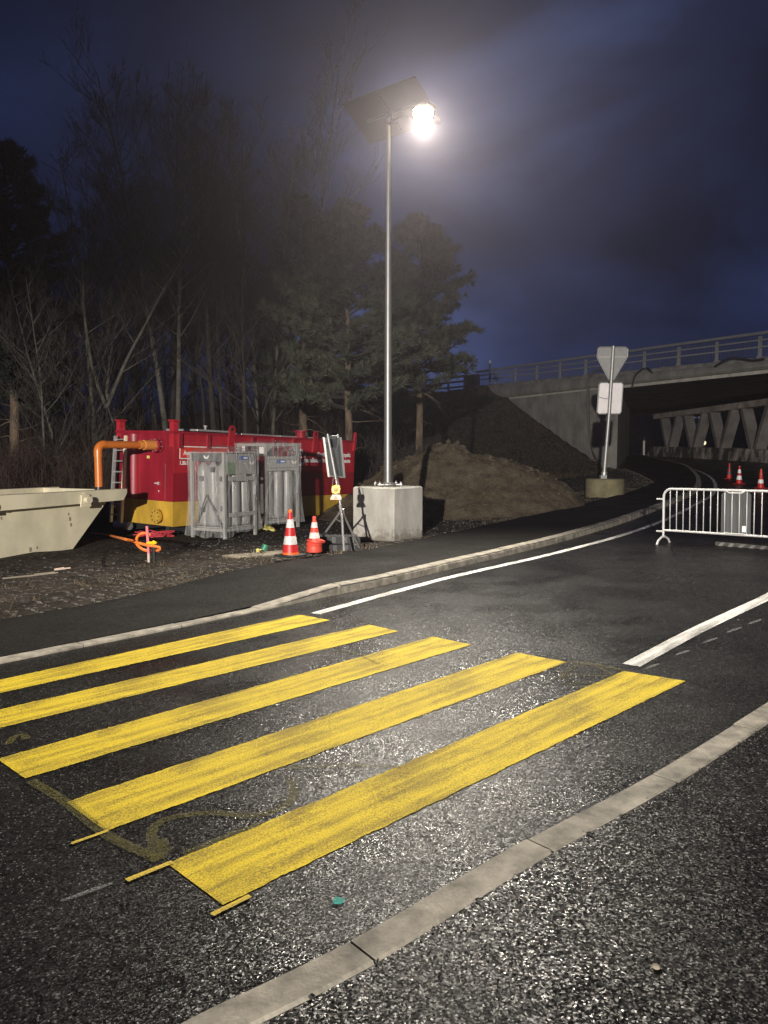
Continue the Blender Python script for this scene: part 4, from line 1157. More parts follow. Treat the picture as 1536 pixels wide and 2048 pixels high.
mb = MB(); mb.tube([wp(Vector((elb.x, elb.y, 1.0))), wp(Vector((elb.x, elb.y, 0.93)))], pr + 0.012, 20); mb.build('collar', 'black_plastic', op, smooth=True)

# ------------------------------------------------------------------ skip
SL = Vector((0.455, 0.89)); SW = Vector((-0.89, 0.455))
tip = Vector((-5.72, 16.75)); sz0 = terrain(-6.35, 15.55) + 0.005
STOP = 1.7 - (977 - 908) / F * 16.75
SH = STOP - sz0
sk = thing('skip', 'cream steel skip with sloping ends standing in front of the woods', 'skip', (tip.x, tip.y, sz0), math.atan2(SL.y, SL.x))
# local: x along SL (0 at the tip, negative back), y>0 away
SLn, SWd = 4.6, 2.0
ov = 1.30; rim = 0.30
mb = MB()
def shell(t):   # hollow body with sloping ends
    o_ = [(-ov + t * 0.4, 0.06 + t), (-SLn + 0.9 - t * 0.4, 0.06 + t), (-SLn + 0.9 - t * 0.4, SWd - 0.06 - t), (-ov + t * 0.4, SWd - 0.06 - t)]
    u_ = [(-0.36 - t, 0.06 + t), (-SLn + 0.2 + t, 0.06 + t), (-SLn + 0.2 + t, SWd - 0.06 - t), (-0.36 - t, SWd - 0.06 - t)]
    return o_, u_
o0, u0 = shell(0); o1, u1 = shell(0.05)
zr = SH - rim + 0.05
vs = [(p[0], p[1], 0) for p in o0] + [(p[0], p[1], zr) for p in u0] + [(p[0], p[1], zr) for p in u1] + [(p[0], p[1], 0.08) for p in o1]
mb.add(vs, [(3, 2, 1, 0)] + [(i, (i + 1) % 4, 4 + (i + 1) % 4, 4 + i) for i in range(4)] + [(4 + i, 4 + (i + 1) % 4, 8 + (i + 1) % 4, 8 + i) for i in range(4)] + [(8 + i, 8 + (i + 1) % 4, 12 + (i + 1) % 4, 12 + i) for i in range(4)] + [(12, 13, 14, 15)])
mb.build('body', 'cream_steel', sk)
# rim: two side channels with slanted noses and the end rails
for y0, y1, nm in ((-0.16, 0.055, 'side_rim'), (SWd - 0.055, SWd + 0.16, 'side_rim')):
    mb = MB(); mb.prism([(0, SH), (-0.01, SH - 0.10), (-0.11, SH - rim * 0.80), (-SLn, SH - rim), (-SLn, SH)], y1 - y0, (0, y0, 0)); mb.build(nm, 'cream_steel', sk)
for x0, x1 in ((-0.45, -0.33), (-SLn, -SLn + 0.14)):
    mb = MB(); mb.box(((x0 + x1) / 2, SWd / 2, SH - 0.10), (x1 - x0, SWd - 0.12, 0.195)); mb.build('end_rim', 'cream_steel', sk)
for x in (-1.15, -3.4):
    mb = MB(); mb.prism([(x - 0.13, SH - rim - 0.02), (x + 0.13, SH - rim - 0.02), (x + 0.10, SH - 0.08), (x, SH - 0.04), (x - 0.10, SH - 0.08)], 0.03, (0, -0.192, 0)); mb.tube([(x, -0.19, SH - 0.18), (x, -0.29, SH - 0.18)], 0.055, 12); mb.tube([(x, -0.27, SH - 0.18), (x, -0.30, SH - 0.18)], 0.075, 12); mb.build('lifting_pin', 'cream_steel', sk)
mb = MB(); vs = []; nn = 14
for i in range(nn + 1):
    for j in range(7):
        x = -SLn + 0.5 + (SLn - 1.3) * i / nn; y = 0.14 + (SWd - 0.28) * j / 6
        vs.append((x, y, SH - 0.28 + 0.2 * noise.noise(Vector((x * 1.6, y * 1.6, 0))) + 0.12 * math.sin(math.pi * i / nn)))
mb.add(vs, [(i * 7 + j, (i + 1) * 7 + j, (i + 1) * 7 + j + 1, i * 7 + j + 1) for i in range(nn) for j in range(6)])
mb.build('rubble_load', 'rusty_load', sk, smooth=True)
for (x, z, r) in ((-1.35, 0.62, 0.045), (-1.33, 0.50, 0.04), (-1.38, 0.72, 0.03), (-2.3, 0.10, 0.05), (-2.15, 0.12, 0.03), (-2.9, 0.75, 0.03)):
    mb = MB(); mb.add([(x + r * 0.7 * math.cos(k) * (1 + 0.4 * math.sin(k * 3.7)), 0.05, z + r * math.sin(k)) for k in [i * 0.785 for i in range(8)]] + [], [tuple(range(8))])
    yy = 0.058; mb.v = [(p[0], yy, p[2]) for p in mb.v]
    # the side wall leans by nothing in y, so the grime lies on it
    mb.build('grime_patch', 'grime', sk, recalc=False)

# ladder between skip and container
lt = ctw(-0.20, 1.62, CHt - 0.08); 
ldr = thing('ladder', 'aluminium ladder with one pale wooden rail leaning on the container end', 'ladder', (lt.x, lt.y, 0.08), math.atan2(LDx.y, LDx.x))
LHt = lt.z - 0.08
for y, m_n, nm in ((0.19, 'alu', 'rail'), (-0.19, 'ladder_wood', 'rail')):
    mb = MB(); mb.hexa([(-0.22, y - 0.025, 0.0), (-0.15, y - 0.025, 0.0), (-0.15, y + 0.025, 0.0), (-0.22, y + 0.025, 0.0), (-0.02, y - 0.025, LHt), (0.05, y - 0.025, LHt), (0.05, y + 0.025, LHt), (-0.02, y + 0.025, LHt)]); mb.build(nm, m_n, ldr)
for k in range(8):
    z = 0.18 + k * 0.255; x = -0.185 + 0.20 * z / LHt
    mb = MB(); mb.tube([(x, -0.165, z), (x, 0.165, z)], 0.016, 8); mb.build('rung', 'alu', ldr)

# ------------------------------------------------------------------ two filter racks under clear film
def rack(name, label, corner, ang, wx, wy, H, style):
    """corner = near bottom corner; local x along the right hand face, y along the left hand face"""
    z0 = min(terrain(corner.x, corner.y), terrain(corner.x + wx * math.cos(ang), corner.y + wx * math.sin(ang))) + 0.0
    t = thing(name, label, 'filter rack', (corner.x, corner.y, z0), ang, 'film wrapped filter racks')
    fr = 0.06
    LEG = 0.16
    for (x, y) in ((0, 0), (wx - fr, 0), (0, wy - fr), (wx - fr, wy - fr)):
        mb = MB(); mb.box((x + fr / 2, y + fr / 2, H / 2), (fr, fr, H)); mb.build('post', 'grey_frame', t)
    mb = MB()
    for z in (LEG + 0.03, H - 0.03):
        for y in (0, wy - fr): mb.box((wx / 2, y + fr / 2, z), (wx - 2 * fr - 0.004, fr - 0.01, 0.06))
        for x in (0, wx - fr): mb.box((x + fr / 2, wy / 2, z), (fr - 0.01, wy - 2 * fr - 0.004, 0.06))
    mb.build('frame', 'grey_frame', t)
    mb = MB(); mb.box((wx / 2, wy / 2, LEG + 0.075), (wx - 0.14, wy - 0.14, 0.025)); mb.build('floor_plate', 'grey_frame', t)
    zt_ = H - (0.30 if style == 0 else 0.62)
    if style == 0:
        mb = MB(); mb.box((wx / 2, wy / 2, H - 0.10), (wx - 0.004, wy - 0.004, 0.18)); mb.build('header_box', 'dark_grey', t)
        mb = MB(); mb.box((wx / 2 + 0.02, -0.012, H - 0.25), (wx - 0.10, 0.016, 0.44)); mb.box((wx / 2, -0.012, H - 0.55), (0.34, 0.014, 0.15)); mb.build('front_plate', 'grey_frame', t)
        for z in (1.30, 0.52):
            mb = MB(); mb.box((wx / 2 + 0.05, -0.014, z), (wx - 0.16, 0.02, 0.09)); mb.build('cross_bar', 'grey_frame', t)
        mb = MB(); mb.box((wx - 0.10, -0.024, 1.03), (0.10, 0.004, 0.20)); mb.build('paper_label', 'print_white', t)
        lab = (wx * 0.58, H - 0.12)
        # brace on the left face
        mb = MB(); mb.tube([(-0.015, wy * 0.85, 0.22), (-0.015, wy * 0.5, 0.95), (-0.015, wy * 0.06, 0.25)], 0.022, 6); mb.build('brace', 'dark_grey', t)
        for (y, z) in ((wy * 0.72, 1.30), (wy * 0.40, 1.50), (wy * 0.12, 1.30), (wy * 0.7, 0.62), (wy * 0.1, 0.66)):
            mb = MB(); mb.box((0.06, y, z), (0.06, 0.09, 0.11)); mb.build('clamp', 'dark_grey', t)
        mb = MB(); mb.box((0.20, -0.022, H - 0.34), (0.22, 0.004, 0.26)); mb.build('green_label', 'print_green', t)
    else:
        for z in (H - 0.34, H - 0.62):
            mb = MB(); mb.box((wx / 2, 0.03, z), (wx - 2 * fr - 0.006, 0.05, 0.06)); mb.build('cross_bar', 'grey_frame', t)
        mb = MB(); mb.box((wx / 2, 0.02, H - 0.48), (wx - 0.14, 0.014, 0.20)); mb.build('front_plate', 'grey_frame', t)
        lab = (wx * 0.47, H - 0.43)
        mb = MB()
        for k in range(2):
            x = wx * (0.34 + 0.22 * k); mb.tube([(x, 0.12, H - 0.34), (x, 0.12, H - 0.12), (x + 0.18, 0.12, H - 0.12), (x + 0.18, 0.12, H - 0.34)], 0.02, 8)
        mb.build('pipework', 'red_steel', t, smooth=True)
        mb = MB(); mb.box((wx / 2, wy * 0.5, H - 0.24), (wx * 0.62, 0.3, 0.14)); mb.build('valve_box', 'dark_grey', t)
        for sx in (0, 1):
            mb = MB(); x0 = fr if not sx else wx - fr; d_ = 1 if not sx else -1
            mb.prism([(x0, H - 0.07), (x0 + d_ * 0.16, H - 0.07), (x0, H - 0.24)], 0.012, (0, 0.02, 0)); mb.build('gusset', 'grey_frame', t)
        for (y, z, s_) in ((wy * 0.12, H - 0.16, 0.16), (wy * 0.75, H - 0.12, 0.12)):
            mb = MB(); mb.box((-0.006, y, z), (0.006, s_, s_)); mb.build('paper_label', 'print_white', t)
    mb = MB(); mb.box((lab[0], -0.027 if style == 0 else 0.010, lab[1]), (0.30, 0.004, 0.085)); mb.build('blue_label', 'print_blue', t)
    mb = MB(); mb.box((lab[0] + 0.05, -0.031 if style == 0 else 0.006, lab[1]), (0.13, 0.003, 0.035)); mb.build('label_print', 'print_white', t)
    def hands(x, y, z, ax):
        mb = MB(); pr = [(-0.08, 0.02), (-0.06, -0.03), (-0.015, -0.05), (0.04, -0.045), (0.08, 0.0), (0.085, 0.03), (0.045, 0.02), (0.02, -0.01), (-0.02, -0.01), (-0.045, 0.03)]
        mb.prism(pr, 0.003, (x, y, z), ax); mb.build('hands_emblem', 'print_white', t)
    if style == 0:
        hands(wx - 0.18, -0.027, H - 0.22, ((1, 0, 0), (0, 0, 1), (0, 1, 0)))
        hands(-0.008, wy * 0.5, H - 0.09, ((0, -1, 0), (0, 0, 1), (1, 0, 0)))
    else: hands(wx - 0.15, 0.008, H - 0.44, ((1, 0, 0), (0, 0, 1), (0, 1, 0)))
    # grey filter tubes
    nx_, ny_ = 3, 3
    tubes = MB(); rr = 0.145
    tubes.lathe([(rr * 0.5, 0.0), (rr * 0.95, 0.03), (rr, 0.08), (rr, zt_ - LEG - 0.20), (rr * 0.9, zt_ - LEG - 0.10), (rr * 0.45, zt_ - LEG - 0.04), (rr * 0.3, zt_ - LEG + 0.02)], n=18)
    tm = tubes.mesh('filter_tube', 'grey_pvc', True)
    for i in range(nx_):
        for j in range(ny_):
            o = link('filter_tube', tm, t); o.location = (0.07 + rr + (wx - 0.14 - 2 * rr) * i / (nx_ - 1), 0.07 + rr + (wy - 0.14 - 2 * rr) * j / (ny_ - 1), LEG + 0.09)
    # film: closed sleeve with a peaked top and ragged flared hem
    mb = MB(); vs = []; per = []
    e_ = 0.045; n_s = 16
    crn = [(-e_, -e_), (wx + e_, -e_), (wx + e_, wy + e_), (-e_, wy + e_)]
    for k in range(4):
        a_, b_ = crn[k], crn[(k + 1) % 4]
        for q in range(n_s): per.append((a_[0] + (b_[0] - a_[0]) * q / n_s, a_[1] + (b_[1] - a_[1]) * q / n_s))
    npz = len(per); NZ = 18; ctr_ = Vector((wx / 2, wy / 2))
    for iz in range(NZ + 1):
        f = iz / NZ
        for k, p in enumerate(per):
            d_ = Vector(p) - ctr_; dn = d_.normalized()
            hem = LEG - 0.02 + 0.05 * noise.noise(Vector((k * 0.35, wx * 9, 3))) - (0.10 if (style == 0 and p[0] < 0.2) else 0)
            z = hem + (H + 0.02 - hem) * f
            fl_ = 0.07 * (1 - f) ** 4 + 0.012 * noise.noise(Vector((k * 0.9, f * 2.2, wx * 7)))
            fl_ -= 0.02 * math.sin(math.pi * f)
            corner_ = min(1.0, 4 * min((k % n_s), n_s - (k % n_s)) / n_s)
            fl_ += 0.012 * noise.noise(Vector((k * 0.5 + f * 5, f * 6, 1))) * corner_
            vs.append((p[0] + dn.x * fl_, p[1] + dn.y * fl_, z))
    for fr_, dz in ((0.6, 0.05), (0.25, 0.085)):
        for p in per:
            q = ctr_ + (Vector(p) - ctr_) * fr_; vs.append((q.x, q.y, H + 0.03 + dz * (1.3 if style == 0 else 0.6) + 0.012 * noise.noise(Vector((q.x * 9, q.y * 9, 2)))))
    vs.append((ctr_.x, ctr_.y, H + (0.17 if style == 0 else 0.08)))
    R_ = NZ + 3
    fs = [(i * npz + k, i * npz + (k + 1) % npz, (i + 1) * npz + (k + 1) % npz, (i + 1) * npz + k) for i in range(R_ - 1) for k in range(npz)]
    fs += [((R_ - 1) * npz + k, (R_ - 1) * npz + (k + 1) % npz, R_ * npz) for k in range(npz)]
    mb.add(vs, fs); mb.build('plastic_film', 'clear_film', t, smooth=True)
    return t
cangle = math.atan2(0.86, 0.51)
rack('filter_rack', 'film wrapped rack of grey tubes with a dark header, left and nearer of the two', Vector((-3.42, 16.45)), cangle, 1.06, 1.0, 1.87, 0)
rack('filter_rack', 'film wrapped rack of grey tubes with an open top frame, right of the two', Vector((-2.80, 18.15)), math.atan2(0.74, 0.67), 1.06, 1.08, 2.06, 1)

# ------------------------------------------------------------------ cones
def cone(name, label, loc_, H, r0, r1, mats, style, group, bands, rz=0.3):
    t = thing(name, label, 'traffic cone', loc_, rz, group)
    base_h = 0.035 if style != 'ring' else 0.0
    if style == 'square':
        mb = MB(); mb.box((0, 0, 0.018), (2.75 * r0, 2.75 * r0, 0.036), bev=0.01); mb.build('base', 'rubber', t)
    elif style == 'ring':
        mb = MB(); mb.lathe([(r0 * 1.25, 0), (r0 * 1.3, 0.03), (r0 * 1.2, 0.10), (r0 * 1.28, 0.11), (r0 * 1.30, 0.14), (r0 * 1.05, 0.17), (r0, 0.17)], n=24); mb.build('base', 'cone_faded', t, smooth=True)
        mb = MB(); mb.lathe([(r0 * 1.05, 0.150), (r0 * 1.48, 0.168), (r0 * 1.47, 0.195), (r0 * 0.98, 0.215)], (0.004, 0, 0), 24, Matrix.Rotation(R(7), 3, 'Y')); mb.build('collar', 'cone_faded', t, smooth=True)
        base_h = 0.15
    else:
        mb = MB(); mb.box((0, 0, 0.015), (2.6 * r0, 2.6 * r0, 0.03), bev=0.008); mb.build('base', mats[0], t)
    zz = base_h
    rad = lambda z: r0 + (r1 - r0) * (z - base_h) / (H - base_h)
    for (h, m_) in bands:
        z1 = base_h + (H - base_h) * h
        mb = MB(); bump_ = 0.0015 if m_ in ('cone_white', 'cone_bright') else 0
        mb.lathe([(rad(zz) + bump_, zz), (rad(z1) + bump_, z1)], n=24)
        mb.build('reflective_band' if bump_ else 'shell', m_, t, smooth=True); zz = z1
    mb = MB(); mb.lathe([(r1 * 1.12, H), (r1 * 1.12, H + 0.03), (r1 * 0.7, H + 0.045), (r1 * 0.65, H - 0.02)], n=18); mb.build('top', mats[1], t, smooth=True)
    return t
p = GT(581, 1122, 0.0)
cone('traffic_cone', 'tall red and white traffic cone on a black square base at the path edge', (p.x, p.y, g(p.x, p.y) + 0.10), 0.70, 0.135, 0.030, ('cone_red', 'cone_orange'), 'square', 'cones beside the path',
     [(0.05, 'cone_orange'), (0.24, 'cone_red'), (0.44, 'cone_white'), (0.64, 'cone_red'), (0.84, 'cone_white'), (1.0, 'cone_red')], 0.9)
p = GT(629, 1113, 0.0)
cone('traffic_cone', 'shorter faded red cone with a crumpled double base ring beside the tripod', (p.x, p.y, g(p.x, p.y) + 0.10), 0.55, 0.105, 0.03, ('cone_faded', 'cone_faded'), 'ring', 'cones beside the path',
     [(0.20, 'cone_faded'), (0.44, 'cone_white'), (0.64, 'cone_faded'), (0.86, 'cone_white'), (1.0, 'cone_faded')])
fb = [(0.22, 'cone_red'), (0.46, 'cone_bright'), (0.62, 'cone_red'), (0.84, 'cone_bright'), (1.0, 'cone_red')]
for (u, v, px, lb, bb) in ((1458, 958, 31, 'dull red cone with dark bands, leftmost of the three cones beyond the barrier', [(0.3, 'cone_red'), (0.5, 'sign_back'), (0.65, 'cone_red'), (0.8, 'sign_back'), (1.0, 'cone_red')]),
                       (1478, 968, 36, 'red cone with bright white bands, middle of the three cones beyond the barrier', fb),
                       (1521, 977, 39, 'red cone with one white and one faded band, rightmost cone beyond the barrier', [(0.25, 'cone_red'), (0.46, 'cone_bright'), (0.68, 'cone_red'), (0.86, 'cone_faded'), (1.0, 'cone_faded')])):
    p = G(u, v); H = px * p.y / F
    cone('traffic_cone', lb, p, H * 0.95, H * 0.17, H * 0.045, ('cone_red', 'cone_faded'), 'plate', 'cones beyond the barrier', bb)

# ------------------------------------------------------------------ tripod sign with warning lantern
tp = Vector((-0.66, 12.65)); tz = g(tp.x, tp.y) + 0.10
tr = thing('tripod_sign', 'temporary sign seen from behind on a leaning tripod stand', 'sign', (tp.x, tp.y, tz))
def TL(u, v, Y): return at(u, v, Y) - Vector((tp.x, tp.y, tz))
hub = TL(683, 1018, 12.85)
gz_ = lambda u, v: GT(u, v) - Vector((tp.x, tp.y, tz))
leg_f = TL(688, 1108, 12.45); 
legs = [(leg_f, 0.021), (TL(640, 1080, 13.45), 0.019), (TL(719, 1096, 13.35), 0.019)]
for k, (q, r) in enumerate(legs):
    mb = MB(); mb.tube([hub + Vector((0.03 * (k - 1), 0, 0.06 if k == 0 else 0)), hub.lerp(q, 0.12) + Vector((0, 0, -0.02)), q], r, 10); mb.build('leg', 'galvanised', tr, smooth=True)
    mb = MB(); mb.lathe([(r + 0.005, -0.01), (r + 0.005, 0.05)], q, 10); mb.build('foot', 'rubber', tr)
mb = MB(); mb.tube([hub.lerp(legs[1][0], 0.30), hub.lerp(legs[0][0], 0.30)], 0.010, 6); mb.build('stretcher', 'galvanised', tr)
mb = MB(); mb.tube([hub.lerp(legs[1][0], 0.92), hub.lerp(legs[2][0], 0.92)], 0.010, 6); mb.build('stretcher', 'galvanised', tr)
stop = TL(655, 868, 12.95)
mb = MB(); mb.tube([hub + Vector((0, 0, -0.05)), hub.lerp(stop, 0.25), stop], [0.022, 0.021, 0.019], 12); mb.build('mast', 'galvanised', tr, smooth=True)
mb = MB(); q = hub.lerp(stop, 0.10); mb.tube([q, hub.lerp(stop, 0.20)], 0.028, 12); mb.build('clamp_sleeve', 'galvanised', tr)
# sign plate: four corners, the plate faces away along the road
ca_ = TL(648, 875, 12.98); cb_ = TL(682, 873, 13.30); cc_ = TL(690, 956, 13.26); cd_ = TL(658, 953, 12.94)
nrm_ = (cb_ - ca_).cross(cd_ - ca_).normalized()
if nrm_.y < 0: nrm_ = -nrm_
def quadplate(mb, a, b, c, d, th, off):
    o_ = nrm_ * off; o2 = nrm_ * (off + th)
    mb.hexa([a + o_, b + o_, c + o_, d + o_, a + o2, b + o2, c + o2, d + o2])
def bil(s, t): return ca_.lerp(cb_, s).lerp(cd_.lerp(cc_, s), t)
mb = MB(); quadplate(mb, ca_, cb_, cc_, cd_, 0.004, 0.02); mb.build('plate', 'sign_back', tr)
mb = MB(); quadplate(mb, ca_, cb_, cc_, cd_, 0.002, 0.027); mb.build('plate_face', 'print_white', tr)
mb = MB()
quadplate(mb, bil(-0.03, -0.01), bil(0.03, -0.01), bil(0.03, 1.01), bil(-0.03, 1.01), 0.022, -0.004); mb.build('left_edge', 'print_white', tr)
mb = MB(); quadplate(mb, bil(0.96, 0.02), bil(1.01, 0.02), bil(1.01, 1.0), bil(0.96, 1.0), 0.03, -0.011); mb.build('right_edge', 'sign_back_light', tr)
mb = MB(); quadplate(mb, bil(0.09, 0.975), bil(0.96, 0.975), bil(0.96, 1.005), bil(0.09, 1.005), 0.03, -0.012); mb.build('lower_edge', 'sign_back_light', tr)
mb = MB(); mb.tube([bil(0.32, -0.02), bil(0.85, -0.02)], 0.012, 8); mb.tube([bil(0.36, -0.05), bil(0.36, 0.03)], 0.014, 8); mb.tube([bil(0.82, -0.06), bil(0.82, 0.02)], 0.016, 8); mb.build('hook', 'galvanised', tr)
mb = MB(); quadplate(mb, bil(0.42, 0.93), bil(0.48, 0.93), bil(0.48, 0.96), bil(0.42, 0.96), 0.004, 0.012); mb.build('sticker', 'print_white', tr)
lc = TL(672, 999, 12.70)
wl_ = thing('warning_lantern', 'yellow construction warning lantern hanging from the tripod sign', 'lantern', lc + Vector((tp.x, tp.y, tz)))
mb = MB(); mb.prism([(-0.088, 0.0), (0.088, 0.0), (0.088, 0.03), (0.055, 0.085), (-0.055, 0.085), (-0.088, 0.03)], 0.12, (0, -0.06, 0)); mb.build('battery_case', 'lamp_base', wl_)
mb = MB(); mb.prism([(-0.035, 0.006), (0.035, 0.006), (0.0, 0.072)], 0.004, (0, -0.066, 0)); mb.build('orange_triangle', 'lamp_orange', wl_)
mb = MB(); mb.lathe([(0.0, -0.052), (0.068, -0.052), (0.075, -0.03), (0.075, 0.03), (0.068, 0.052), (0, 0.052)], (0, 0, 0.165), 20, Matrix.Rotation(R(90), 3, 'X')); mb.box((0, 0, 0.165), (0.135, 0.10, 0.135), bev=0.015); mb.build('lens', 'lamp_yellow', wl_, smooth=True)
mb = MB(); mb.lathe([(0.0, 0), (0.035, 0), (0.03, 0.006), (0, 0.008)], (0, -0.052, 0.165), 16, Matrix.Rotation(R(90), 3, 'X')); mb.build('lens_centre', 'lamp_orange', wl_)
mb = MB(); mb.tube([(-0.055, 0, 0.22), (-0.05, 0, 0.33), (-0.01, 0, 0.375), (0.03, 0, 0.34), (0.055, 0, 0.22)], 0.006, 6); mb.build('handle', 'galvanised', wl_)

# black rubber feet stacked under the tripod
for k, (u, v, dz, rz, lb) in enumerate(((676, 1098, 0.0, 0.15, 'black rubber sign foot lying under the tripod, lower of two'), (674, 1098, 0.14, 0.05, 'notched black rubber sign foot lying on top of another under the tripod'))):
    p = Vector((-0.82, 13.45, 0)); p.z = max(g(p.x, p.y) + 0.02, terrain(p.x, p.y)) + dz
    t = thing('rubber_weight', lb, 'weight', p, rz, 'rubber weights under the tripod')
    mb = MB(); mb.prism([(-0.40, 0.0), (0.40, 0.0), (0.40, 0.06), (0.32, 0.125), (-0.32, 0.125), (-0.40, 0.06)], 0.34, (0, -0.17, 0)); mb.build('body', 'rubber', t)
    for x in (-0.06, 0.14, 0.26):
        mb = MB(); mb.box((x, -0.177, 0.065), (0.07, 0.012, 0.10)); mb.build('rib', 'dark_grey', t)

# ------------------------------------------------------------------ small things on the yard
p = GT(515, 1112)
t = thing('concrete_slab', 'flat pale concrete cover slab in the gravel left of the cones', 'slab', (p.x, p.y, terrain(p.x, p.y)), 0.62)
mb = MB(); mb.box((0, 0, 0.015), (1.15, 0.42, 0.05), bev=0.01); mb.build('slab', 'slab_concrete', t)
p = GT(527, 1108)
t = thing('green_cap', 'small green plastic cap lying on the concrete slab', 'cap', (p.x, p.y, terrain(p.x, p.y) + 0.04), 0.3)
mb = MB(); mb.lathe([(0.055, 0), (0.06, 0.10), (0.0, 0.10)], (0, 0, 0.03), 14, Matrix.Rotation(R(24), 3, 'Y')); mb.build('shell', 'green_plastic', t, smooth=True)
mb = MB(); mb.lathe([(0.03, 0), (0.035, 0.05), (0.0, 0.06)], (-0.10, 0, 0.0), 10); mb.tube([(-0.09, 0, 0.03), (-0.02, 0, 0.05)], 0.015, 6); mb.build('plug', 'yellow_rag', t)
def rag(name, label, cat, p, sx, sy, h, m, seed):
    mb = MB(); n_ = 12; vs = []
    for i in range(n_ + 1):
        for j in range(n_ + 1):
            a, b = i / n_ * 2 - 1, j / n_ * 2 - 1
            e_ = max(0, 1 - (a * a + b * b) ** 1.2 * 0.5)
            vs.append((a * sx * (1 + 0.3 * noise.noise(Vector((b * 2, seed, 0)))), b * sy * (1 + 0.3 * noise.noise(Vector((a * 2, seed + 3, 0)))), h * e_ * (0.5 + 0.9 * abs(noise.noise(Vector((a * 3, b * 3, seed)))))))
    mb.add(vs, [(i * (n_ + 1) + j, (i + 1) * (n_ + 1) + j, (i + 1) * (n_ + 1) + j + 1, i * (n_ + 1) + j + 1) for i in range(n_) for j in range(n_)])
    o = mb.build(name, m, smooth=True, recalc=False); o.location = p; return tag(o, label, cat)
p = GT(528, 1062); rag('strap', 'crumpled pale yellow strap on the ground between the two racks', 'strap', on(p.x, p.y), 0.26, 0.12, 0.16, 'yellow_rag', 2)
# marker stakes with an orange hose loop
p = GT(300, 1124)
t = thing('marker_stake', 'short pink and pale wooden stake taped to a black tube in the gravel', 'stake', on(p.x, p.y))
mb = MB(); mb.tube([(-0.02, 0, -0.05), (-0.02, 0.0, 0.14)], 0.022, 8); mb.build('wooden_stake', 'stake', t)
mb = MB(); mb.tube([(-0.02, 0, 0.14), (-0.04, 0.0, 0.60)], 0.022, 8); mb.build('pink_top', 'stake_pink', t)
mb = MB(); mb.tube([(0.06, 0.02, -0.05), (0.06, 0.02, 0.30)], 0.038, 10); mb.build('black_tube', 'black_plastic', t)
mb = MB(); mb.lathe([(0.05, 0), (0.055, 0.03), (0.0, 0.06)], (0.06, 0.02, 0.30), 12); mb.tube([(-0.05, 0, 0.31), (0.06, -0.03, 0.33)], 0.022, 8); mb.build('yellow_tie', 'lamp_yellow', t)
b0 = on(p.x, p.y)
yS = p.y
def hp(u, v, Y=yS): return at(u, v, Y)
hose('hose', [GT(182, 1066, 0.02), GT(215, 1070, 0.02), hp(244, 1077, yS + 0.15), hp(268, 1083), hp(292, 1090, yS - 0.1), hp(316, 1094, yS - 0.05), hp(318, 1100), hp(300, 1102, yS + 0.1), hp(284, 1098, yS + 0.05), hp(273, 1086), hp(276, 1072), hp(288, 1066), hp(300, 1070, yS + 0.05)], 0.024, 'orange_hose', 'orange conduit looped around the marker stake and running off behind the skip')
# tangled red cord under the drain flange
bpt = ctw(-0.25, 0.35, -0.05); pts = []
rnd = random.Random(4)
cb = on(bpt.x, bpt.y)
for k in range(60):
    q = k * 0.9; rr_ = 0.12 + 0.22 * rnd.random(); pts.append((cb.x + rr_ * 1.3 * math.cos(q) + rnd.uniform(-.08, .08), cb.y + rr_ * math.sin(q) * 0.8, cb.z + 0.02 + 0.13 * rnd.random()))
hose('cord', pts, 0.011, 'red_cord', 'tangled pinkish red cord on the ground under the yellow drain flange', 3)
SC.collection.objects['cord']['category'] = 'cord'
# scrap of wood lying on the soil
p = GT(125, 1140)
t = thing('wood_scrap', 'splinter of pale wood on the soil below the skip', 'wood scrap', on(p.x, p.y), 0.9)
mb = MB(); mb.box((0, 0, 0.02), (0.26, 0.035, 0.02)); mb.box((-0.04, 0.012, 0.033), (0.14, 0.02, 0.012)); mb.build('splinter', 'stake', t)
p = GT(62, 1153)
t = thing('wood_scrap', 'long thin grey batten on the soil at the left edge', 'wood scrap', on(p.x, p.y), 0.75)
mb = MB(); mb.box((0, 0, 0.015), (0.8, 0.025, 0.02)); mb.box((0.2, 0.012, 0.03), (0.3, 0.015, 0.012)); mb.build('batten', 'slab_concrete', t)
p = G(1312, 1941)
mb = MB(); mb.lathe([(0.0, 0), (0.012, 0.002), (0.014, 0.007), (0.008, 0.012), (0, 0.013)], n=7); o = mb.build('pebble', 'slab_concrete'); o.location = p + Vector((0, 0, 0.008)); tag(o, 'single pale pebble on the coarse pavement at lower right', 'pebble')

# ------------------------------------------------------------------ right of way sign on its round concrete foot
bp_ = GT(1209, 986); Ys = 27.5
bp_ = at(1209, 986, Ys)
gzs = terrain(bp_.x, bp_.y)
sgn = thing('concrete_drum', 'round mossy concrete drum block under the triangular sign', 'concrete block', (bp_.x, bp_.y, gzs - 0.02), 0)
fh = (at(1209, 956, Ys).z - gzs) 
frad = 37.5 / F * Ys
mb = MB(); mb.lathe([(frad, 0), (frad, fh - 0.03), (frad - 0.03, fh), (0, fh)], n=28); mb.build('body', 'moss_concrete', sgn, smooth=True)
ys = thing('give_way_sign', 'back of a triangular give way sign above a square plate on a leaning pole', 'sign', (bp_.x, bp_.y, gzs + fh - 0.02))
def YL(u, v, Y=Ys - 0.0): return at(u, v, Y) - Vector((bp_.x, bp_.y, gzs + fh - 0.02))
mb = MB(); mb.tube([YL(1207.5, 957), YL(1218, 830), YL(1227, 692)], [0.075, 0.066, 0.062], 14); mb.build('pole', 'galvanised', ys, smooth=True)
mb = MB(); mb.tube([YL(1207.5, 958), YL(1208.5, 944)], 0.11, 12); mb.box(YL(1206, 955), (0.22, 0.22, 0.16)); mb.build('pole_socket', 'galvanised', ys)
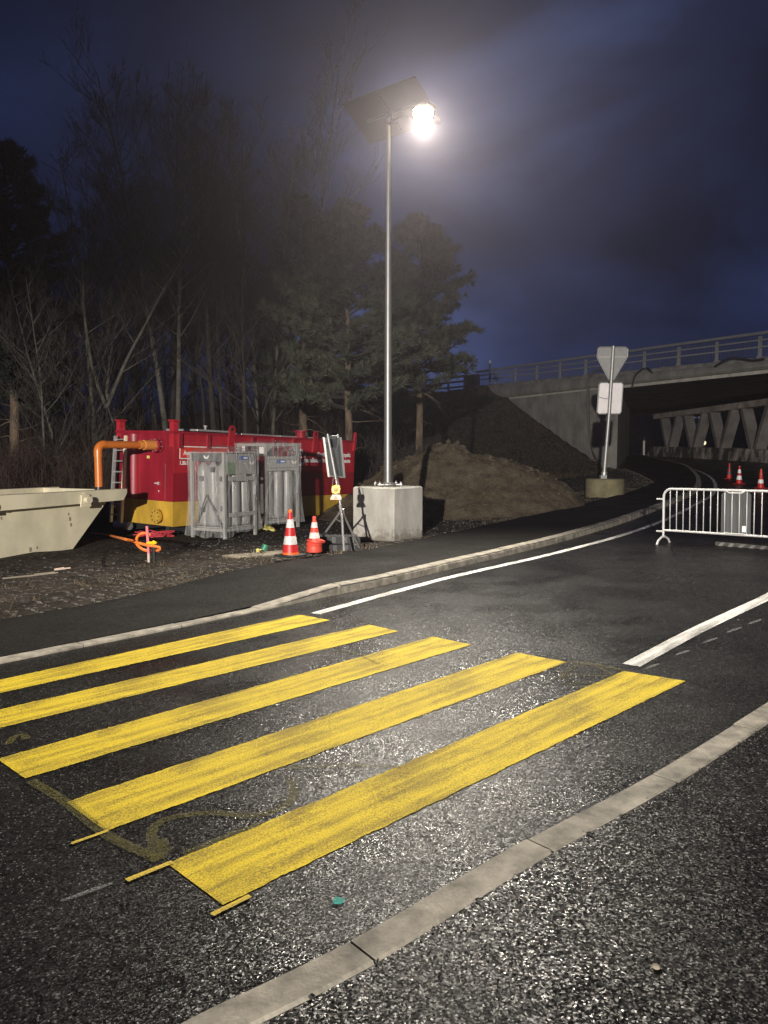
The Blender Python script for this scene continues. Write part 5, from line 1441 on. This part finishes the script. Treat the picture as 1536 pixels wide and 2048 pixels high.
tri = [(1196, 697), (1199, 694), (1251, 694), (1256, 698), (1255, 714), (1252, 719), (1226, 762), (1219, 762), (1196, 719), (1194, 714)]
mb = MB(); pts = [YL(u, v, Ys + 0.085) for u, v in tri]
n_ = len(pts); mb.add(pts + [p + Vector((0, 0.012, 0)) for p in pts], [tuple(range(n_)), tuple(2 * n_ - 1 - i for i in range(n_))] + [(i, (i + 1) % n_, n_ + (i + 1) % n_, n_ + i) for i in range(n_)]); mb.build('triangle_plate', 'sign_back_light', ys)
mb = MB(); mb.tube([p + Vector((0, -0.01, 0)) for p in pts] + [pts[0] + Vector((0, -0.01, 0))], 0.022, 6); mb.build('triangle_rim', 'galvanised', ys)
mb = MB(); mb.tube([YL(1197, 714.5, Ys + 0.06), YL(1252, 714, Ys + 0.06)], 0.026, 6); mb.build('cross_brace', 'white_metal', ys)
rect = [(1201, 765), (1243, 765), (1246, 769), (1242, 824), (1239, 828), (1197, 828), (1194, 824), (1198, 769)]
mb = MB(); pts = [YL(u, v, Ys + 0.085) for u, v in rect]; n_ = len(pts)
mb.add(pts + [p + Vector((0, 0.012, 0)) for p in pts], [tuple(range(n_)), tuple(2 * n_ - 1 - i for i in range(n_))] + [(i, (i + 1) % n_, n_ + (i + 1) % n_, n_ + i) for i in range(n_)]); mb.build('square_plate', 'sign_bare', ys)
mb = MB(); mb.tube([p + Vector((0, -0.01, 0)) for p in pts] + [pts[0] + Vector((0, -0.01, 0))], 0.024, 6); mb.build('plate_rim', 'galvanised', ys)
mb = MB(); mb.tube([YL(1198, 794, Ys + 0.078), YL(1208, 797, Ys + 0.078), YL(1218, 798, Ys + 0.078)], 0.012, 5); mb.build('dent', 'sign_back_light', ys)
mb = MB(); q = YL(1200.5, 822, Ys + 0.075); mb.box(q, (0.10, 0.008, 0.07)); mb.build('sticker', 'print_white', ys)
for (u, v) in ((1227, 693), (1221, 762), (1220, 765), (1216, 828)):
    mb = MB(); mb.tube([YL(u - 3, v, Ys + 0.02), YL(u + 3, v, Ys + 0.02)], 0.035, 8); mb.tube([YL(u - 4, v, Ys + 0.05), YL(u + 5, v, Ys + 0.05)], 0.02, 6); mb.build('clamp', 'dark_metal', ys)

# ------------------------------------------------------------------ crowd barrier
bp0 = Vector((5.0, 13.68)); bd = Vector((0.70, -0.714)).normalized(); BL = 2.5
bza = g(bp0.x, bp0.y); bzb = g(bp0.x + bd.x * BL, bp0.y + bd.y * BL)
br = thing('crowd_barrier', 'galvanised steel crowd barrier standing across the road at right', 'barrier', (bp0.x, bp0.y, bza), math.atan2(bd.y, bd.x))
br.rotation_mode = 'ZYX'; br.rotation_euler = (0, -math.atan2(bzb - bza, BL), math.atan2(bd.y, bd.x))
rT, zT, zB = 0.021, 0.985, 0.245
mb = MB(); pts = [(0.0, 0, 0.11), (0, 0, 0.84)]
for k in range(1, 7):
    q = k / 6 * math.pi / 2; pts.append((0.14 * (1 - math.cos(q)), 0, 0.845 + 0.14 * math.sin(q)))
pts += [(BL - 0.14, 0, zT)]
for k in range(1, 7):
    q = k / 6 * math.pi / 2; pts.append((BL - 0.14 + 0.14 * math.sin(q), 0, 0.845 + 0.14 * math.cos(q)))
pts += [(BL, 0, 0.11)]
mb.tube(pts, rT, 12); mb.build('frame_tube', 'white_metal', br, smooth=True)
mb = MB(); mb.tube([(0.0, 0, zB), (BL, 0, zB)], rT * 0.95, 12); mb.build('bottom_rail', 'white_metal', br, smooth=True)
bar = MB(); bar.tube([(0, 0, zB), (0, 0, zT)], 0.0085, 8); bm_ = bar.mesh('bar', 'white_metal', True)
for k in range(20):
    o = link('bar', bm_, br); o.location = (0.118 + k * 0.1192, 0, 0)
for x in (0.0, BL):
    mb = MB(); mb.tube([(x, -0.25, 0.0), (x, -0.19, 0.075), (x, -0.06, 0.125), (x, 0.06, 0.125), (x, 0.19, 0.075), (x, 0.25, 0.0)], 0.02, 10); mb.build('foot', 'white_metal', br, smooth=True)
for z in (0.80, 0.22):
    mb = MB(); mb.tube([(-0.13, 0, z), (-0.01, 0, z)], 0.016, 8); mb.build('hook', 'white_metal', br)
bs = thing('hung_sign', 'grey back of a sign hung behind the bars of the crowd barrier', 'sign', (bp0.x, bp0.y, bza), math.atan2(bd.y, bd.x))
bs.rotation_mode = 'ZYX'; bs.rotation_euler = br.rotation_euler
x0, x1, z0, z1 = 1.00, 1.48, 0.235, 0.95
mb = MB(); c_ = 0.035; mb.prism([(x0 + c_, z0), (x1 - c_, z0), (x1, z0 + c_), (x1, z1 - c_), (x1 - c_, z1), (x0 + c_, z1), (x0, z1 - c_), (x0, z0 + c_)], 0.02, (0, 0.035, 0)); mb.build('plate', 'sign_back', bs)
for k in range(5):
    mb = MB(); x = x0 + 0.05 + k * 0.10; mb.prism([(x, z0 + 0.03), (x + 0.022, z0 + 0.03), (x + 0.022, z1 - 0.03), (x, z1 - 0.03)], 0.010, (0, 0.024, 0)); mb.build('rib', 'sign_back', bs)
for z, s_ in ((z1 + 0.005, -1), (z0 + 0.015, 1)):
    mb = MB(); mb.tube([(x0 + 0.10, -0.03, z + 0.02), (x0 + 0.15, -0.03, z - 0.012 * -s_), (x0 + 0.35, -0.03, z - 0.012 * -s_), (x0 + 0.40, -0.03, z + 0.02)], 0.012, 8); mb.build('clip', 'white_metal', bs)
mb = MB(); mb.box((x1 - 0.09, 0.018, z0 + 0.11), (0.07, 0.012, 0.10)); mb.build('sticker', 'print_white', bs)
# striped bar lying on the road behind the barrier
pa = G(1432, 1091); pb = G(1546, 1099); dv = (pb - pa); an = math.atan2(dv.y, dv.x); ln = dv.length
t = thing('striped_bar', 'dark plank with faint diagonal stripes lying on the road at the barrier foot', 'plank', pa, an)
mb = MB(); mb.box((ln / 2, 0, 0.035), (ln, 0.10, 0.07), bev=0.012); mb.build('plank', 'stripe_dark', t)
k = 0.05
while k < ln - 0.2:
    mb = MB(); mb.prism([(k, 0.006), (k + 0.07, 0.006), (k + 0.12, 0.062), (k + 0.05, 0.062)], 0.004, (0, -0.054, 0)); mb.build('stripe', 'stripe_light', t); k += 0.17

# ------------------------------------------------------------------ trees
def grow_bare(seed, h, r0, fork=None, lean=(0, 0), nbr=26, first=0.30, spread=0.5, dens=1.0, curve=0.5):
    rn = random.Random(seed); tk = MB(); cr = MB()
    def twig(mb, p, d, l, r, depth):
        d = d.normalized(); pts = [p]; k = 3 if depth < 2 else 2
        for i in range(k):
            d = (d + Vector((rn.uniform(-1, 1), rn.uniform(-1, 1), rn.uniform(-0.3, 0.8))) * 0.20).normalized(); pts.append(pts[-1] + d * l / k)
        mb.tube(pts, [r * (1 - 0.75 * i / k) for i in range(k + 1)], 4 if depth == 0 else 3, False)
        if depth < 3:
            n_ = int((6, 5, 4)[depth] * dens + rn.random())
            for i in range(n_):
                f = rn.uniform(0.2, 1.0); j = min(k - 1, int(f * k)); q = pts[j].lerp(pts[j + 1], f * k - j)
                d2 = (d + Vector((rn.uniform(-1, 1), rn.uniform(-1, 1), rn.uniform(-0.2, 0.9))) * 0.75).normalized()
                twig(cr, q, d2, l * rn.uniform(0.35, 0.6), max(0.006, r * 0.45), depth + 1)
    def stem(p, d, l, r, n_b, f0):
        d = d.normalized(); pts = [p]; k = 9; bend = Vector((rn.uniform(-1, 1), rn.uniform(-1, 1), 0)) * 0.05 * curve
        for i in range(k):
            d = (d + bend + Vector((rn.uniform(-1, 1), rn.uniform(-1, 1), 0.25)) * 0.06 * curve + Vector((0, 0, 0.05))).normalized(); pts.append(pts[-1] + d * l / k)
        rad = [r * (1 - 0.86 * (i / k) ** 0.9) for i in range(k + 1)]
        tk.tube(pts, rad, 7, False)
        for i in range(n_b):
            f = f0 + (1 - f0) * (i + rn.random()) / n_b; f = min(f, 0.999); j = int(f * k); q = pts[j].lerp(pts[j + 1], f * k - j); az = rn.random() * 6.28
            up = 0.6 + 0.7 * rn.random(); d2 = Vector((math.cos(az), math.sin(az), up))
            twig(tk, q, d2, l * spread * (0.35 + 0.3 * rn.random()) * (1.15 - 0.7 * f), max(0.018, r * 0.33 * (1.1 - f * 0.8)), 0)
        return pts
    d0 = Vector((lean[0], lean[1], 1))
    if fork:
        pts = stem(Vector((0, 0, -0.3)), d0, h * fork, r0, 2, 0.6)
        for q in range(3):
            az = seed + q * 2.1; stem(pts[-1] - Vector((0, 0, 0.15)), Vector((0.45 * math.cos(az), 0.45 * math.sin(az), 1)), h * (1 - fork) * rn.uniform(0.8, 1), r0 * 0.5, nbr // 2, 0.12)
    else:
        stem(Vector((0, 0, -0.3)), d0, h, r0, nbr, first)
    return tk, cr
VAR = []
specs = [(11, 15.0, 0.13, None, (0.03, 0), 26, 0.25, 0.45, 1.0, 0.6, 'bark_dark'), (12, 16.5, 0.15, None, (-0.04, 0), 28, 0.33, 0.42, 1.0, 0.5, 'bark_dark'),
         (13, 14.0, 0.11, None, (0.02, 0), 24, 0.2, 0.5, 1.0, 0.8, 'bark_pale'), (14, 12.5, 0.16, 0.36, (0.05, 0), 22, 0.2, 0.5, 1.0, 1.2, 'bark_pale'),
         (15, 17.0, 0.14, None, (0.0, 0), 30, 0.4, 0.36, 1.0, 0.4, 'bark_pale'), (16, 9.0, 0.07, None, (-0.14, 0), 18, 0.2, 0.5, 1.0, 1.0, 'bark_pale'),
         (17, 13.0, 0.12, 0.5, (-0.03, 0), 22, 0.2, 0.5, 1.0, 0.8, 'bark_dark'), (18, 7.0, 0.055, None, (0.12, 0.03), 16, 0.15, 0.55, 1.0, 1.0, 'bark_pale')]
for s in specs:
    tk, cr = grow_bare(*s[:10]); VAR.append((tk.mesh('trunk', s[10], True), cr.mesh('crown', 'twig')))
def plant(vi, x, y, rz, sc, label, group=None, name='bare_tree', cat='tree'):
    t = thing(name, label, cat, (x, y, terrain(x, y)), rz, group); t.scale = (sc, sc, sc)
    link('trunk', VAR[vi][0], t); link('crown', VAR[vi][1], t); return t
def bx(u, y): return (u - CX) / F * y
# trees one can point at
plant(3, bx(262, 26.5), 26.5, 0.4, 0.95, 'pale barked forked bare tree rising behind the ladder and container end')
plant(5, bx(140, 26.0), 26.0, 0.0, 1.0, 'slim bare tree leaning left above the skip, palest of the left trunks')
plant(7, bx(95, 25.0), 25.0, 2.0, 1.15, 'thin straight pale bare tree behind the skip near the left edge')
plant(2, bx(200, 28.0), 28.0, 1.0, 0.9, 'slender pale bare tree just left of the forked one')
plant(4, bx(352, 29.0), 29.0, 2.2, 0.95, 'tall pale straight bare trunk behind the container corner')
gl = 'tall bare leafless tree in the dark wood behind the red container'
gg = 'bare trees of the wood'
rn = random.Random(21)
for k in range(54):
    y = rn.uniform(28.5, 47); u = rn.uniform(-90, 640)
    if y < 33 and 560 < u: continue
    v_ = rn.choice([0, 1, 2, 4, 6, 0, 1, 4])
    hf = 0.66 + 0.26 * sstep(100, 400, u) + rn.uniform(-0.1, 0.12) + (y - 30) * 0.010
    if u < 150: hf *= 0.85
    kd = 2 if v_ == 6 else (1 if v_ in (2, 4) else 0)
    plant(v_, bx(u, y), y, rn.random() * 6.28, hf, ('tall dark barked leafless tree in the wood behind the red container', 'tall pale barked leafless tree deep in the wood behind the container', 'leafless tree with a forking dark trunk deep in the wood')[kd], ('dark bare trees of the wood', 'pale bare trees of the wood', 'forked bare trees of the wood')[kd])

def grow_pine(seed, h, r0, base, rad, mat_n, nb=120, shape=1.0):
    rn = random.Random(seed); tk = MB(); cr = MB()
    pts = []; k = 10; x = y = 0
    for i in range(k + 1):
        x += rn.uniform(-1, 1) * 0.05; y += rn.uniform(-1, 1) * 0.05; pts.append(Vector((x, y, -0.3 + h * i / k)))
    tk.tube(pts, [r0 * (1 - 0.85 * i / k) for i in range(k + 1)], 9, False)
    for b in range(16):
        f = 0.10 + (base - 0.04) * rn.random(); j = int(f * k); q = pts[j].lerp(pts[j + 1], f * k - j); az = rn.random() * 6.283
        l = rn.uniform(0.3, 0.5) + 1.6 * rn.random() * (f / base); d = Vector((math.cos(az), math.sin(az), rn.uniform(-0.45, 0.25))).normalized(); bp = [q]
        for i in range(4):
            d = (d + Vector((rn.uniform(-1, 1), rn.uniform(-1, 1), rn.uniform(-1, 0.8))) * 0.22).normalized(); bp.append(bp[-1] + d * l / 4)
            if i > 1:
                d2 = (d + Vector((rn.uniform(-1, 1), rn.uniform(-1, 1), rn.uniform(-1, 0.6))) * 0.7).normalized(); tk.tube([bp[-1], bp[-1] + d2 * l * 0.3], [0.010, 0.004], 3, False)
        tk.tube(bp, [0.030, 0.022, 0.016, 0.010, 0.004], 4, False)
    for b in range(nb):
        f = base + (1 - base) * (b + rn.random()) / nb; f = min(f, 0.985); j = int(f * k); q = pts[j].lerp(pts[j + 1], f * k - j)
        az = rn.random() * 6.283; q_ = (f - base) / (1 - base)
        l = rad * (math.sin(math.pi * min(1, 0.22 + 0.80 * q_)) ** 0.7 * (1 - q_ * 0.35) + 0.06) * rn.uniform(0.62, 1.08)
        d = Vector((math.cos(az), math.sin(az), rn.uniform(-0.05, 0.30) + 0.45 * q_)).normalized()
        bp = [q]; n_ = 5
        for i in range(n_):
            d = (d + Vector((rn.uniform(-1, 1), rn.uniform(-1, 1), rn.uniform(-0.6, 0.9))) * 0.12).normalized(); bp.append(bp[-1] + d * l / n_)
        cr.use('twig').tube(bp, [max(0.012, r0 * 0.26 * (1 - 0.8 * i / n_)) for i in range(n_ + 1)], 4, False)
        nt_ = int(7 + l * 8); cr.use(mat_n)
        for i in range(nt_):
            f2 = 0.22 + 0.80 * rn.random() ** 0.65; f2 = min(f2, 0.999); j2 = int(f2 * n_); c_ = bp[j2].lerp(bp[j2 + 1], f2 * n_ - j2)
            c_ = c_ + Vector((rn.gauss(0, 1), rn.gauss(0, 1), rn.gauss(0.15, 0.6))) * 0.11 * (0.5 + l * 0.22)
            ax = (d + Vector((rn.uniform(-1, 1), rn.uniform(-1, 1), rn.uniform(0, 1.1))) * 0.8).normalized()
            s_ = rn.uniform(0.20, 0.34)
            for m_i in range(21):
                dn = (ax * 0.95 + Vector((rn.gauss(0, 1), rn.gauss(0, 1), rn.gauss(0, 1))) * 0.50).normalized()
                sd = dn.cross(Vector((rn.gauss(0, 1), rn.gauss(0, 1), rn.gauss(0, 1)))).normalized() * 0.024
                p0 = c_ - ax * s_ * 0.3 * rn.random()
                cr.add([p0 - sd, p0 + sd, p0 + dn * s_ * 1.15], [(0, 1, 2)])
    return tk.mesh('trunk', 'bark_pine', True), cr.mesh('crown', mat_n)
def pine(mesh2, x, y, rz, sc, label, name='pine_tree'):
    t = thing(name, label, 'tree', (x, y, terrain(x, y)), rz); t.scale = (sc, sc, sc)
    link('trunk', mesh2[0], t); link('crown', mesh2[1], t); return t
pa_ = grow_pine(31, 11.2, 0.18, 0.33, 3.3, 'needle', 150)
pb_ = grow_pine(32, 12.0, 0.20, 0.36, 3.0, 'needle', 150)
pc_ = grow_pine(33, 13.5, 0.22, 0.30, 3.3, 'needle_dark', 140)
pine(pa_, bx(703, 29.0), 29.0, 0.5, 1.0, 'broad pine with a bare reddish trunk right behind the container')
pine(pb_, bx(838, 34.0), 34.0, 2.1, 1.0, 'pine standing right of the lamp pole against the sky')
pine(pc_, bx(610, 33.5), 33.5, 4.0, 0.94, 'dense pine left of the reddish trunked pine, partly behind it')
pine(pc_, bx(30, 30.0), 30.0, 1.0, 1.06, 'dark conifer at the left edge of the photo above the skip')
pine(pc_, bx(-60, 33.0), 33.0, 3.0, 1.1, 'dark conifer half cut off by the left edge, behind the other one')

# thicket at the foot of the wood, one tangled mass
def thicket(name, n_, ux, yr, hr, m, label, seed, keep=None):
    rn = random.Random(seed); mb = MB()
    for k in range(n_):
        y = rn.uniform(*yr); x = bx(rn.uniform(*ux), y)
        if keep and not keep(x, y): continue
        h = rn.uniform(*hr) * (0.6 + 0.5 * noise.noise(Vector((x * 0.5, y * 0.5, seed)))); h = max(0.4, h)
        p = on(x, y); d = Vector((rn.uniform(-.25, .25), rn.uniform(-.25, .25), 1)).normalized(); pts = [p]
        for i in range(3):
            d = (d + Vector((rn.uniform(-1, 1), rn.uniform(-1, 1), 0)) * 0.16).normalized(); pts.append(pts[-1] + d * h / 3)
        mb.tube(pts, [0.013, 0.010, 0.007, 0.003], 3, False)
        for i in range(6):
            f = rn.uniform(0.25, 1); j = min(2, int(f * 3)); q = pts[j].lerp(pts[j + 1], f * 3 - j)
            d2 = (d + Vector((rn.uniform(-1, 1), rn.uniform(-1, 1), rn.uniform(-0.3, 0.7)))).normalized(); l = h * rn.uniform(0.12, 0.35)
            mid = q + d2 * l * 0.5 + Vector((rn.uniform(-1, 1), rn.uniform(-1, 1), rn.uniform(-1, 1))) * 0.06
            mb.tube([q, mid, mid + (d2 + Vector((rn.uniform(-.5, .5), 0, rn.uniform(-.5, .3)))).normalized() * l * 0.5], [0.006, 0.004, 0.002], 3, False)
    o = mb.build(name, m, recalc=False); return tag(o, label, kind='stuff')
clear_c = lambda x, y: not (-0.3 < (Vector((x, y)) - C0).dot(LDx) < CL + 0.3 and -0.3 < (Vector((x, y)) - C0).dot(Vector((-LDx.y, LDx.x))) < CWd + 0.6)
thicket('thicket', 2600, (-60, 330), (20.5, 31), (1.6, 4.2), 'twig_red', 'tangled reddish brown undergrowth behind the skip', 5, lambda x, y: clear_c(x, y) and y > 21)
thicket('thicket', 4200, (-120, 680), (33, 50), (3.0, 8.5), 'twig_red', 'tall tangled undergrowth deep inside the dark wood', 15)
thicket('thicket', 2600, (250, 880), (25.5, 34), (1.0, 3.4), 'twig', 'tangled bare undergrowth below the trees behind the container', 6, clear_c)
def grass(name, n_, samp, h, m, label, seed):
    rn = random.Random(seed); mb = MB()
    for k in range(n_):
        s_ = samp(rn)
        if s_ is None: continue
        x, y, z = s_
        for b in range(4):
            a = rn.random() * 6.28; l = h * rn.uniform(0.4, 1.2); w_ = 0.012; dx, dy = math.cos(a) * l * 0.6, math.sin(a) * l * 0.6
            ox, oy = rn.uniform(-.06, .06), rn.uniform(-.06, .06)
            mb.add([(x + ox - w_ * math.sin(a), y + oy + w_ * math.cos(a), z), (x + ox + w_ * math.sin(a), y + oy - w_ * math.cos(a), z), (x + ox + dx, y + oy + dy, z + l * 0.8)], [(0, 1, 2)])
    o = mb.build(name, m, recalc=False); return tag(o, label, kind='stuff')
def samp_bank(rn):
    t = rn.uniform(9, 42); d = rn.uniform(0.3, 13); p = TDp(t, d)
    if sd_pe(p.x, p.y) < 0.3: return None
    return p.x, p.y, terrain(p.x, p.y)
grass('grass', 9000, samp_bank, 0.30, 'dry_grass', 'dry withered grass on the bridge embankment', 8)
def samp_edge(rn):
    i = rn.randrange(int(len(PEs) * 0.10), int(len(PEs) * 0.30)); p = PEs[i]
    q = Vector((p.x, p.y)) + Vector((-0.75, 0.66)) * rn.random() ** 1.5 * 2.2
    if noise.noise(Vector((q.x, q.y, 7))) < 0.02: return None
    return q.x, q.y, terrain(q.x, q.y)
grass('grass', 2600, samp_edge, 0.09, 'dry_grass', 'flattened straw and dead grass at the path edge', 9)

# ------------------------------------------------------------------ damp night air
hz = bpy.data.materials.new('night_haze'); hz.use_nodes = True
t = hz.node_tree; t.nodes.clear()
pv = N('ShaderNodeVolumePrincipled', t); pv.inputs['Density'].default_value = 0.00072
pv.inputs['Color'].default_value = (0.90, 0.83, 0.90, 1); pv.inputs['Anisotropy'].default_value = 0.72
ou = N('ShaderNodeOutputMaterial', t); L(pv.outputs[0], ou.inputs['Volume'], t)
MATS['night_haze'] = hz
try: hz.cycles.volume_sampling = 'EQUIANGULAR'
except Exception: pass
try: hz.cycles.homogeneous_volume = True
except Exception: pass
try: MATS['lit_globe'].cycles.emission_sampling = 'NONE'
except Exception: pass
mb = MB(); mb.box((20, 160, 12.5), (600, 540, 31.0)); tag(mb.build('haze', 'night_haze'), 'thin damp haze hanging over the whole road and wood', kind='stuff')
